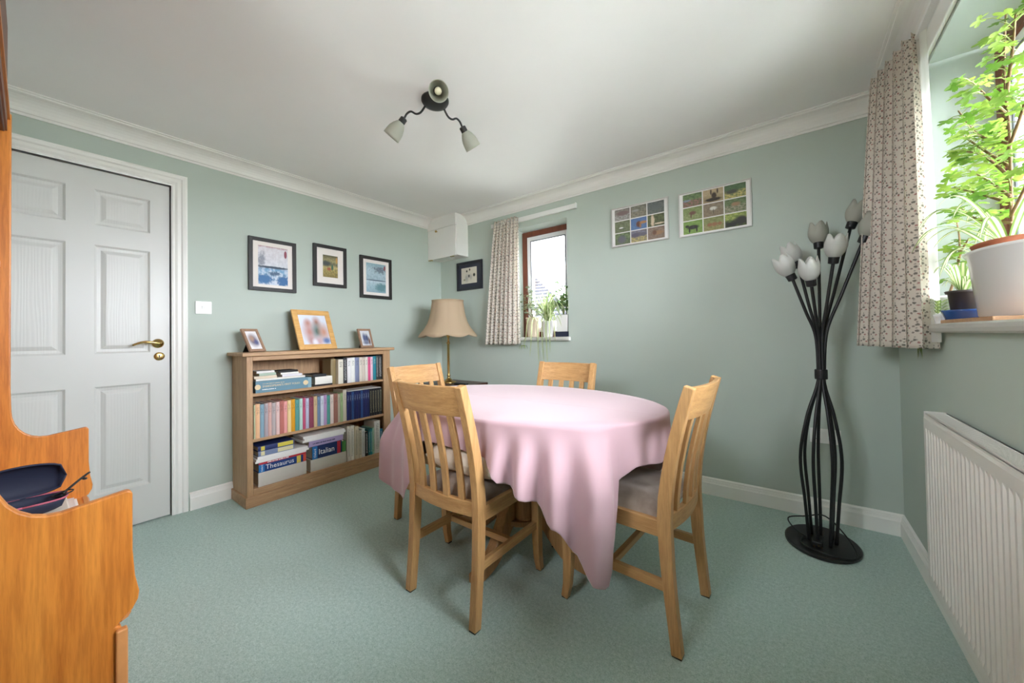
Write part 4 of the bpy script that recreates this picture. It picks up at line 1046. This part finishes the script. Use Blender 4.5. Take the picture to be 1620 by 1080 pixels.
# ------------------------------------------------------------------ black tulip floor lamp
BX, BY = .102, 2.50
fl = thing('tulip_floor_lamp', 'black floor lamp with seven curved stems and tulip glass shades', 'floor lamp', (BX, BY, 0))
MB().lathe([(.150, 0), (.155, .004), (.155, .014), (.148, .019), (.02, .021)], 48, (BX, BY, 0), sy=1.2).build('base', M_METALBLACK, fl, smooth=False)
heads = [((.007, 2.44, 1.399), (-.45, -.15, 1), M_SHADEGLASS), ((.037, 2.60, 1.486), (-.4, .1, 1), M_SHADEGLASS), ((.085, 2.38, 1.355), (-.1, -.25, 1), M_SHADEGLASS), ((.131, 2.64, 1.585), (0, .1, 1), M_SHADEGREY),
         ((.176, 2.42, 1.463), (.12, -.2, 1), M_SHADEGLASS), ((.265, 2.62, 1.666), (.35, .1, 1), M_SHADEGREY), ((.295, 2.48, 1.558), (.4, -.05, 1), M_SHADEGREY)]
for k, (hp, ax, gm) in enumerate(heads):
    a = 2*math.pi*k/7+2.4; ax = Vector(ax).normalized(); hp = Vector(hp)
    a = math.atan2(hp.y-2.5, hp.x-.125) if k != 3 else math.pi/2
    ca, sa = math.cos(a), math.sin(a)
    cc = Vector((.119, BY, .87))
    pts = [(BX+.058*ca, BY+.065*sa, .018), (BX+.072*ca, BY+.08*sa, .22), (BX+.088*ca, BY+.095*sa, .45), (BX+.06*ca+.006, BY+.065*sa, .66), (.116+.018*ca, BY+.018*sa, .82), (.119+.013*ca, BY+.013*sa, .90),
           tuple(cc.lerp(hp, .16)+Vector((0, 0, .13))), tuple(cc.lerp(hp, .50)+Vector((0, 0, .08))), tuple(hp-ax*.01)]
    st = MB().tube(spline(pts, 7), .0075, 10).build('stem', M_METALBLACK, fl, smooth=True)
    MB().lathe([(.014, 0), (.021, .003), (.0225, .034), (.02, .036)], 20, hp-ax*.02, ax).build('lamp_holder', M_METALBLACK, st)
    tulip_shade(hp+ax*.012, ax, .046, .108, 5).build('glass_shade', gm, st, smooth=True)
    bulb(hp+ax*.016, ax).build('bulb', M_WHITEPL, st, smooth=True)
MB().lathe([(.026, .86), (.027, .865), (.027, .905), (.026, .91)], 24, (.119, BY, 0)).build('collar', M_METALBLACK, fl)
MB().tube(spline([(BX-.02, BY-.05, .03), (BX-.10, BY+.02, .03), (BX-.14, BY+.12, .05), (BX-.06, BY+.10, .09), (BX+.02, BY+.05, .13), (BX+.10, BY-.02, .07), (BX+.12, BY-.12, .027), (BX+.02, BY-.16, .027), (BX-.08, BY-.11, .027), (BX-.07, BY-.02, .028), (BX-.02, BY-.07, .03)], 6), .0035, 7).build('cable', M_METALBLACK, fl, smooth=True)
pg = MB().box((BX-.045, BY-.10, .021), (BX+.0, BY-.055, .05)).build('plug', M_METALBLACK, fl, bevel=.006)
MB().box((BX-.02, BY-.112, .033), (BX-.014, BY-.10, .037)).box((BX-.038, BY-.112, .028), (BX-.032, BY-.10, .031)).box((BX-.008, BY-.112, .028), (BX-.002, BY-.10, .031)).build('pin', M_BRASS, pg)

# ------------------------------------------------------------------ side table, brass lamp, remote
SX, SY, SZ = -2.70, 2.50, .665
stb = thing('side_table', 'small dark mahogany side table in the corner, mostly hidden', 'side table', (-2.66, SY, 0))
MB().box((-2.93, SY-.2, SZ-.022), (-2.38, SY+.22, SZ)).build('tabletop', M_DARKWOOD, stb, bevel=.004)
MB().box((-2.90, SY-.17, SZ-.09), (-2.41, SY+.19, SZ-.022)).build('apron', M_DARKWOOD, stb)
for xx in (-2.905, -2.405):
    for yy in (SY-.175, SY+.195): MB().sweep([(xx, yy, 0), (xx, yy, SZ-.022)], [.024, .036], [.024, .036]).build('leg', M_DARKWOOD, stb)
bl = thing('table_lamp', 'brass column lamp with a scalloped cream shade in the corner', 'lamp', (SX, SY, SZ))
MB().lathe([(.075, 0), (.078, .006), (.07, .014), (.035, .02), (.03, .034), (.022, .04), (.014, .05), (.014, .062), (.02, .07), (.014, .078), (.0125, .09), (.0125, .38), (.018, .386), (.018, .394), (.012, .40), (.01, .44), (.016, .45), (.016, .50)], 24, (SX, SY, SZ)).build('column', M_BRASS, bl, smooth=True)
def shade_mod(r, z, an, i):
    q = 1-(z-1.115)/.365; seg = 8; ph = (an*seg/(2*math.pi)) % 1; bulge = math.sin(math.pi*ph)
    return r*(1-.04*(1-bulge)*(1 if q > 0 else 0)), z - (.022*bulge if i == 0 else 0)
sp = [(.292, 1.135), (.27, 1.155), (.232, 1.20), (.202, 1.25), (.182, 1.31), (.168, 1.37), (.158, 1.44), (.154, 1.475)]
MB().lathe(sp, 96, (SX, SY, 0), None, shade_mod, cap=False).build('lamp_shade', M_LAMPSHADE, bl, smooth=True, solid=.003)
MB().tube([(SX+.155*math.cos(a), SY+.155*math.sin(a), 1.474) for a in [i*2*math.pi/48 for i in range(49)]], .004, 6).build('shade_trim', M_LAMPSHADE, bl, smooth=True)
MB().tube([(SX, SY, SZ+.5), (SX, SY, 1.40)], .004, 6).box((SX-.154, SY-.003, 1.395), (SX+.154, SY+.003, 1.40)).box((SX-.003, SY-.154, 1.395), (SX+.003, SY+.154, 1.40)).build('shade_carrier', M_BRASS, bl)
rc = thing('remote_control', 'black remote control lying on the side table', 'remote', (-2.47, 2.44, SZ))
MB().box((-2.545, 2.42, SZ+.0005), (-2.395, 2.462, SZ+.018)).build('body', M_METALBLACK, rc, bevel=.004)
for k in range(8): MB().box((-2.53+k*.016, 2.428, SZ+.018), (-2.522+k*.016, 2.453, SZ+.020)).build('button', plain('grey_rubber', (90,90,92), .6), rc)

# ------------------------------------------------------------------ curtains
def curtain(P0t, P1t, P0b, P1b, zt, zb, folds, amp_t, amp_b, nu=150, nv=40, width=1.0, head=.05, seed=1, mid=None):
    rs = random.Random(seed); ph = [rs.uniform(-.6, .6) for _ in range(folds+2)]
    def wave(u):
        x = u*folds; i = int(x); f = x-i; p = ph[i]*(1-f)+ph[min(i+1, folds)]*f
        return math.sin(2*math.pi*x+p)
    def fn(u, v):
        # v 0 top, 1 bottom
        z = zt+(zb-zt)*v
        a = Vector(P0t).lerp(Vector(P0b), v**.8); c = Vector(P1t).lerp(Vector(P1b), v**.8)
        p = a.lerp(c, u); d = (c-a).normalized(); nrm = Vector((d.y, -d.x))
        am = amp_t+(amp_b-amp_t)*v
        w = wave(u)
        w = math.copysign(abs(w)**.75, w)
        p = p + nrm*(am*w) + d*(am*.35*math.sin(4*math.pi*u*folds))
        return (p.x, p.y, z + (.006*w if v < .02 else 0)), (u*width, (1-v)*(zt-zb))
    return MB().grid(fn, nu, nv, True)
ct = thing('curtain', 'cream curtain with small sprigs hanging beside the small window', 'curtain', (-2.2, YB-.05, 1.03), 0, 'sprigged curtains')
curtain((-2.315, YB-.055), (-2.035, YB-.055), (-2.43, YB-.075), (-2.035, YB-.065), 2.245, 1.035, 7, .018, .036, 220, 40, .85, seed=3).build('drape', M_CURTAIN, ct, smooth=True, solid=.0015)
MB().box((-2.315, YB-.062, 2.205), (-2.04, YB-.058, 2.225)).build('heading_tape', M_LINING, ct)
ct = thing('curtain', 'cream sprigged curtain with white lining at the edge of the wide window', 'curtain', (.38, 2.3, 1.03), 0, 'sprigged curtains')
curtain((.352, 2.47), (.428, 2.17), (.285, 2.50), (.418, 2.065), 2.315, 1.035, 5, .024, .038, 240, 50, 1.5, seed=5).build('drape', M_CURTAIN, ct, smooth=True, solid=.0015)
curtain((.425, 2.30), (.440, 2.10), (.424, 2.30), (.438, 2.045), 2.30, 1.06, 4, .005, .008, 100, 30, 1.0, seed=9).build('lining', M_LINING, ct, smooth=True)
# rails
rl = thing('curtain_rail', 'short white curtain rail above the small window', 'curtain rail', (-1.9, YB, 2.20), 0, 'white curtain rails')
MB().box((-2.40, YB-.022, 2.203), (-1.447, YB-.0005, 2.246)).build('rail', M_WHITEPL, rl, bevel=.004)
MB().box((-1.449, YB-.026, 2.200), (-1.442, YB-.0005, 2.249)).build('end_stop', M_WHITEPL, rl, bevel=.002)
rl = thing('curtain_rail', 'long white curtain rail with gliders above the wide window', 'curtain rail', (XR, 1.3, 2.29), 0, 'white curtain rails')
MB().prism([(XR-.0005, 2.268), (XR-.010, 2.268), (XR-.014, 2.28), (XR-.034, 2.288), (XR-.034, 2.305), (XR-.0005, 2.305)], 'y', .2, 2.30).build('rail', M_WHITEPL, rl)
MB().box((XR-.016, .2, 2.186), (XR-.0005, 2.24, 2.268)).build('backing_board', M_TRIM, rl, bevel=.003)
for y in (1.83, 1.86): 
    MB().tube([(XR-.03, y+.010*math.cos(a), 2.276+.012*math.sin(a)) for a in [i*2*math.pi/12 for i in range(13)]], .0025, 6).build('glider', plain('ivory_plastic', (220,212,186), .5), rl, smooth=True)

# ------------------------------------------------------------------ plants
def leaf_mat(name, c0, c1, stripe=None, k=.45):
    s = NT(name); s.set(rough=.5)
    oi = s.n('ShaderNodeObjectInfo')
    col = s.mix(oi.outputs['Random'], lin(c0), lin(c1))
    if stripe:
        tc = s.n('ShaderNodeTexCoord'); sep = s.n('ShaderNodeSeparateXYZ'); s.l(tc.outputs['UV'], sep.inputs[0])
        d = s.math('ABSOLUTE', s.math('SUBTRACT', sep.outputs[0], .5)); msk = s.math('MULTIPLY', s.math('SUBTRACT', .27, d), 12, clamp=True)
        col = s.mix(msk, col, lin(stripe))
    s.color(col); tl = s.n('ShaderNodeBsdfTranslucent'); s.l(col, tl.inputs['Color']); mx = s.n('ShaderNodeMixShader'); mx.inputs[0].default_value = k
    s.l(s.b.outputs[0], mx.inputs[1]); s.l(tl.outputs[0], mx.inputs[2]); s.l(mx.outputs[0], s.out.inputs['Surface']); return s.m
M_SPIDER = leaf_mat('variegated_spider_leaf', (110,142,70), (138,164,92), (226,228,190))
M_SPIDERG = leaf_mat('green_spider_leaf', (96,132,62), (130,156,84), (190,204,140))
M_GER = leaf_mat('lime_geranium_leaf', (96,140,48), (156,182,80), None, .45)
M_GERD = leaf_mat('mid_green_leaf', (86,124,70), (128,160,96), None, .45)
M_GREY = leaf_mat('grey_green_leaf', (96,112,92), (136,146,118), None, .3)
M_STEM = plain('green_stem', (150,160,96), .6); M_BARK = plain('brown_stem', (118,92,60), .8); M_SOIL = plain('potting_soil', (62,48,38), .95, bump=.6, bscale=90)
M_POTW = plain('white_glazed_pot', (232,230,228), .25, coat=.3); M_POTC = plain('cream_stoneware_pot', (222,206,186), .5); M_TERRA = plain('terracotta_pot', (168,98,66), .7, var=.08)
M_POTDK = plain('dark_brown_pot', (58,50,44), .5); M_BLUE = plain('cobalt_glazed_saucer', (40,78,140), .2, coat=.4); M_CORK = plain('cork_mat', (176,138,104), .85, var=.12, vscale=60)
def pot(parent, c, r0_, r1, h, mat, name='pot', sy=1.0, rim=.006, wall_t=.006, seg=32, lip=0):
    prof = [(r0_*.9, 0), (r0_, .004), (r1-rim*.3, h-lip-.012), (r1+rim*.5, h-lip-.01), (r1+rim, h-.002), (r1+rim-.003, h), (r1-wall_t, h), (r1-wall_t-.002, h-.018), (.001, h-.022)]
    return MB().lathe(prof, seg, c, sy=sy).build(name, mat, parent, smooth=True)
def soil(parent, c, r, z, sy=1.0):
    return MB().lathe([(r, 0), (r*.6, .004), (.002, .006)], 20, (c[0], c[1], z), sy=sy).build('soil', M_SOIL, parent)
def strap(parent, c, az, L, up, droop, w=.011, mat=None, z_end=None, twist=0):
    """one arching strap leaf"""
    d = Vector((math.cos(az), math.sin(az), 0)); side = Vector((-d.y, d.x, 0)); n = 14; c = Vector(c)
    def fn(u, v):
        t = v; r = L*(t - .18*t*t*droop); z = up*math.sin(min(1, t*1.0)*math.pi*.62)*1.0 - droop*L*.55*t**2.4
        p = c + d*(.006+r) + Vector((0, 0, z)); ww = w*(math.sin(math.pi*min(1, .12+.88*t**.8))**.6 if t < 1 else .05)
        q = u-.5; return p + side*q*ww + Vector((0, 0, -.12*ww*(1-4*q*q))), (u, v)
    return MB().grid(fn, 2, n, True).build('leaf', mat or M_SPIDER, parent, smooth=True)
def lobed_leaf_mesh(name, mat, seed):
    q = random.Random(seed); pts = []; n = 46
    for k in range(n):
        a = -2.6+5.2*k/(n-1); c = abs(math.cos(a*5/2/1.04+.0)); lob = .40+.60*c**.9; lob *= 1-.10*abs(a)/2.6; lob += .06*math.sin(a*23+seed)
        pts.append((math.cos(a)*lob*.5+.03, math.sin(a)*lob*.5, .06*math.cos(a*5)*.5-.10*(lob**2)))
    mb = MB(); mb.v = [(0, 0, 0)] + pts; mb.f = [(0, i, i+1) for i in range(1, n)]
    return mb.mesh(name, mat, smooth=True)
def place_leaf(me, parent, p, direction, size, roll=0):
    o = bpy.data.objects.new('leaf', me); COL.objects.link(o); o.parent = parent
    d = Vector(direction).normalized(); up = Vector((0, 0, 1)) if abs(d.z) < .95 else Vector((1, 0, 0))
    y = up.cross(d).normalized(); z = d.cross(y); R = Matrix((d, y, z)).transposed().to_4x4() @ Matrix.Rotation(roll, 4, 'X')
    org = ORG[parent.name]
    o.matrix_local = Matrix.Translation(Vector(p)-Vector(org)) @ R @ Matrix.Diagonal((size, size, size, 1)); return o
LOB = [lobed_leaf_mesh('lobed_leaf', M_GER, k) for k in range(2)]
LOBD = [lobed_leaf_mesh('lobed_leaf_dark', M_GERD, k) for k in range(2)]
def bushy(parent, base, axes, leaves, rad, size, meshes, stem_mat, q, clampx=None, clampy=None):
    """branching stems (list of polylines) with petioled lobed leaves"""
    for k, pl in enumerate(axes):
        sp_ = spline(pl, 6); r = [.0045*(1-.6*i/len(sp_)) for i in range(len(sp_))]
        st = MB().tube(sp_, r, 7).build('stem', stem_mat, parent, smooth=True)
        for j in range(leaves):
            t = .22+.78*(j+q.random()*.6)/leaves; p = sp_[min(len(sp_)-1, int(t*(len(sp_)-1)))]
            az = q.uniform(0, 2*math.pi); el = q.uniform(-.1, .7); L = rad*q.uniform(.6, 1.1)
            d = Vector((math.cos(az)*math.cos(el), math.sin(az)*math.cos(el), math.sin(el))); e = p+d*L
            if clampx: e.x = max(clampx[0], min(clampx[1], e.x))
            if clampy: e.y = max(clampy[0], min(clampy[1], e.y))
            MB().tube([p, p.lerp(e, .5)+Vector((0,0,.006)), e], .0012, 5).build('petiole', M_STEM, parent)
            dd = (e-p); dd.z = q.uniform(-.5, .1)*dd.length
            place_leaf(q.choice(meshes), parent, e, dd, size*q.uniform(.75, 1.15), q.uniform(-.6, .6))
def thing_plant(label, c, cat='potted plant', name='potted_plant', group=None): return thing(name, label, cat, c, 0, group)

# --- wide window sill
zS = WR['z0']+.0004
qg = random.Random(21)
def mat_slab(y0, y1, x0, x1, z, lab):
    tag(MB().box((x0, y0, z), (x1, y1, z+.012)).build('cork_mat', M_CORK, bevel=.002), lab, 'mat'); 
mat_slab(1.60, 2.04, .44, .62, zS, 'long cork mat under the white oval planter on the sill')
pz = zS+.0125
PY = 1.775
pp = thing_plant('lime green scented geranium and spider plant in a large white oval planter', (.53, PY, pz))
pot(pp, (.53, PY, pz), .062, .082, .205, M_POTW, 'planter', sy=1.95, rim=.006)
pot(pp, (.53, PY+.015, pz+.13), .055, .066, .098, M_TERRA, 'inner_pot', sy=1.7)
soil(pp, (.53, PY+.015), .06, pz+.208, 1.6)
def ax_(*pts): return [(x, PY+dy, pz+z) for x, dy, z in pts]
axes = [ax_((.53, .0, .2), (.535, .01, .36), (.53, -.01, .55), (.525, -.01, .72), (.52, -.05, .90)),
        ax_((.53, .0, .36), (.52, .1, .44), (.50, .2, .52)), ax_((.535, .01, .45), (.51, .12, .56), (.50, .24, .66)),
        ax_((.53, .0, .5), (.54, -.09, .62), (.53, -.16, .72)), ax_((.53, 0, .6), (.51, .08, .72), (.50, .14, .80)),
        ax_((.53, .0, .28), (.50, .13, .33), (.49, .24, .40)), ax_((.53, .0, .3), (.54, -.1, .4), (.54, -.18, .5)), ax_((.53, .0, .42), (.50, .07, .52), (.48, .17, .58)), ax_((.53, .0, .52), (.50, .1, .60), (.49, .22, .74)), ax_((.53, .0, .34), (.49, .12, .42), (.48, .26, .48)), ax_((.53, 0, .66), (.52, -.08, .76), (.51, -.14, .84))]
bushy(pp, None, axes, 24, .05, .056, LOB, M_BARK, qg, (.456, .60), (1.3, 2.15))
for k in range(15):
    az = [2.6, 1.9, 2.2, 1.2, 1.5, 2.9, 3.4, 4.2, 4.8, 5.3, -.5, .3, 1.0, 1.7, 2.4][k]
    strap(pp, (.52, PY-.01, pz+.215), az if math.cos(az) < .2 else az+math.pi*.4, qg.uniform(.14, .24), qg.uniform(.1, .2), qg.uniform(.4, .9), .017)
strap(pp, (.51, PY+.03, pz+.21), 1.95, .36, .17, .5, .019); strap(pp, (.50, PY+.06, pz+.21), 2.2, .17, .06, 1.3, .019); strap(pp, (.49, PY+.1, pz+.21), 2.5, .10, .05, 1.6, .016)
s2 = thing('glazed_saucer', 'cobalt blue saucer under the dark pot on the wide sill', 'saucer', (.50, 2.0, zS))
SQ = (.488, 2.005)
MB().lathe([(.036, 0), (.04, .003), (.052, .040), (.056, .046), (.052, .046), (.04, .018), (.002, .014)], 28, (*SQ, zS)).build('dish', M_BLUE, s2, smooth=True)
p3 = thing_plant('trailing cream-variegated plant in a small dark pot on the blue saucer', (*SQ, zS+.0145))
pot(p3, (*SQ, zS+.0145), .028, .038, .10, M_POTDK); soil(p3, SQ, .033, zS+.095)
for k in range(18): strap(p3, (*SQ, zS+.106), k*2.4, qg.uniform(.05, .10), qg.uniform(.05, .13), qg.uniform(.4, 1.3), .014, M_SPIDER)
p4 = thing_plant('young geranium in a small white pot beside the sprigged curtain', (.474, 2.118, zS))
pot(p4, (.476, 2.122, zS), .032, .042, .105, M_POTW); soil(p4, (.476, 2.122), .034, zS+.085)
bushy(p4, None, [[(.476, 2.12, zS+.085), (.50, 2.11, zS+.2), (.505, 2.09, zS+.30), (.50, 2.10, zS+.40)], [(.50, 2.11, zS+.2), (.50, 2.06, zS+.26), (.51, 2.02, zS+.30)]], 14, .045, .05, LOB, M_BARK, qg, (.462, .60), (1.95, 2.155))
p5 = thing_plant('small jade-leaved trailing plant at the front edge of the wide sill', (.447, 2.075, zS))
pot(p5, (.447, 2.075, zS), .013, .017, .035, M_POTW, rim=.002, wall_t=.003)
for k in range(14):
    a = k*2.1; strap(p5, (.447, 2.075, zS+.03+.004*k), a, .032, .02, 1.0, .017, M_SPIDERG)
# spider plantlet hanging below the curtain
p6 = thing('spider_plantlet', 'green spider plant tuft hanging below the large sprigged curtain', 'plant', (.425, 2.14, 1.12))
MB().tube([(.44, 2.14, 1.1306), (.415, 2.14, 1.133), (.405, 2.14, 1.10), (.405, 2.14, 1.06)], .0015, 5).build('runner', M_STEM, p6)
for k in range(7):
    dz = -.075; a = -.6+k*.2
    MB().grid(lambda u, v: ((.405+(u-.5)*.008*(1-v)+.004*math.sin(k), 2.14+a*.05*v+(u-.5)*.01*math.sin(math.pi*(.1+.9*v)), 1.06+dz*v*(1-.1*abs(a))), (u, v)), 2, 6, True).build('leaf', M_SPIDERG, p6, smooth=True)

# --- small window sill
zB = WB['z0']+.0004
qb = random.Random(5)
a1 = thing_plant('spider plant with long striped leaves in a white pot on the small window sill', (-1.775, 2.885, zB))
pot(a1, (-1.775, 2.878, zB), .045, .062, .145, M_POTW); soil(a1, (-1.775, 2.878), .055, zB+.126)
for k in range(64):
    sgn = 1 if k % 2 else -1
    az = -math.pi/2+sgn*qb.uniform(.3, 1.2) if k % 6 else qb.uniform(.3, 2.8)
    L = qb.uniform(.13, .27) if math.sin(az) < .1 else qb.uniform(.05, .09)
    strap(a1, (-1.775+qb.uniform(-.025, .025), 2.872, zB+.135), az, L, qb.uniform(.10, .30), qb.uniform(.35, 1.2), .016)
for k in range(7):      # long leaves hanging down over the sill
    x0 = -1.775+(-.10, -.05, -.015, .025, .06, .10, -.14)[k]; zl = (.34, .44, .40, .43, .30, .20, .26)[k]
    def fn(u, v, x0=x0, zl=zl, k=k):
        t = v; y = 2.850-.062*min(1, t*2.6)**.7+.010*max(0, t-.5); z = zB+.15+.06*math.sin(math.pi*min(1, t*1.6))-zl*max(0, t-.15)**1.05*1.15
        w = .012*math.sin(math.pi*(.1+.9*t))**.6 if t < 1 else .001
        return (x0+(x0+1.775)*.5*t+.03*math.sin(k)*t*t+(u-.5)*w, y, z), (u, v)
    MB().grid(fn, 2, 16, True).build('leaf', M_SPIDER, a1, smooth=True)
a2 = thing_plant('grey-green leggy plant in a cream stoneware pot behind the small curtain', (-1.955, 2.91, zB))
pot(a2, (-1.955, 2.905, zB), .055, .068, .185, M_POTC); soil(a2, (-1.955, 2.905), .06, zB+.166)
LOBG = [lobed_leaf_mesh('lobed_leaf_grey', M_GREY, k) for k in range(2)]
bushy(a2, None, [[(-1.955, 2.905, zB+.17), (-1.99, 2.90, zB+.33), (-2.02, 2.9, zB+.50)], [(-1.955, 2.905, zB+.17), (-1.93, 2.89, zB+.30), (-1.96, 2.89, zB+.44)], [(-1.955, 2.905, zB+.17), (-2.03, 2.89, zB+.27), (-2.04, 2.88, zB+.40)], [(-1.955, 2.905, zB+.17), (-1.90, 2.89, zB+.24), (-1.88, 2.88, zB+.30)]], 20, .05, .05, LOBG, M_BARK, qb, (-2.10, -1.84), (2.80, 2.955))
MB().tube(spline([(-1.955, 2.905, zB+.3), (-1.93, 2.91, zB+.45), (-1.92, 2.915, zB+.52), (-1.90, 2.92, zB+.56)], 5), .0018, 5).tube([(-1.92, 2.915, zB+.5), (-1.86, 2.92, zB+.56)], .0014, 5).tube([(-1.922, 2.913, zB+.49), (-1.935, 2.92, zB+.56)], .0014, 5).build('twig', M_BARK, a2)
a3 = thing_plant('bright green geranium in a white square planter at the right of the small sill', (-1.62, 2.90, zB))
tr = thing('navy_tray', 'dark navy tray under the white square planter on the small sill', 'tray', (-1.61, 2.9, zB))
MB().box((-1.68, 2.845, zB), (-1.552, 2.96, zB+.045)).build('tray_body', M_NAVY, tr, bevel=.003)
a3.location.z = zB+.0455; ORG[a3.name] = (-1.62, 2.90, zB+.0455); zq = zB+.0455
MB()._add([(-1.67, 2.855, zq), (-1.562, 2.855, zq), (-1.562, 2.95, zq), (-1.67, 2.95, zq), (-1.676, 2.85, zq+.15), (-1.556, 2.85, zq+.15), (-1.556, 2.956, zq+.15), (-1.676, 2.956, zq+.15)],
          [(0,3,2,1),(4,5,6,7),(0,1,5,4),(1,2,6,5),(2,3,7,6),(3,0,4,7)]).build('planter', M_POTW, a3, bevel=.004)
MB().box((-1.668, 2.858, zq+.150), (-1.564, 2.948, zq+.153)).build('soil', M_SOIL, a3)
bushy(a3, None, [[(-1.62, 2.90, zq+.15), (-1.645, 2.89, zq+.30), (-1.67, 2.885, zq+.46)], [(-1.62, 2.90, zq+.15), (-1.60, 2.89, zq+.28), (-1.58, 2.88, zq+.40)], [(-1.62, 2.90, zq+.15), (-1.67, 2.89, zq+.26), (-1.72, 2.88, zq+.36)], [(-1.62, 2.90, zq+.15), (-1.61, 2.87, zq+.22), (-1.62, 2.85, zq+.29)]], 24, .052, .058, LOBD, M_STEM, qb, (-1.80, -1.555), (2.80, 2.955))
a4 = thing('spider_plantlet', 'green spider plant tuft hanging below the small window sill', 'plant', (-1.99, 2.79, 1.02))
MB().tube(spline([(-1.93, 2.86, zB+.001), (-1.96, 2.80, zB+.006), (-1.985, 2.785, 1.07), (-1.99, 2.785, 1.02)], 5), .0015, 5).build('runner', M_STEM, a4)
for k in range(9):
    a = k*2.4
    strap(a4, (-1.99, 2.785, 1.02), a if math.sin(a) < .3 else a+math.pi, .055, .02, 1.6, .009, M_SPIDERG)
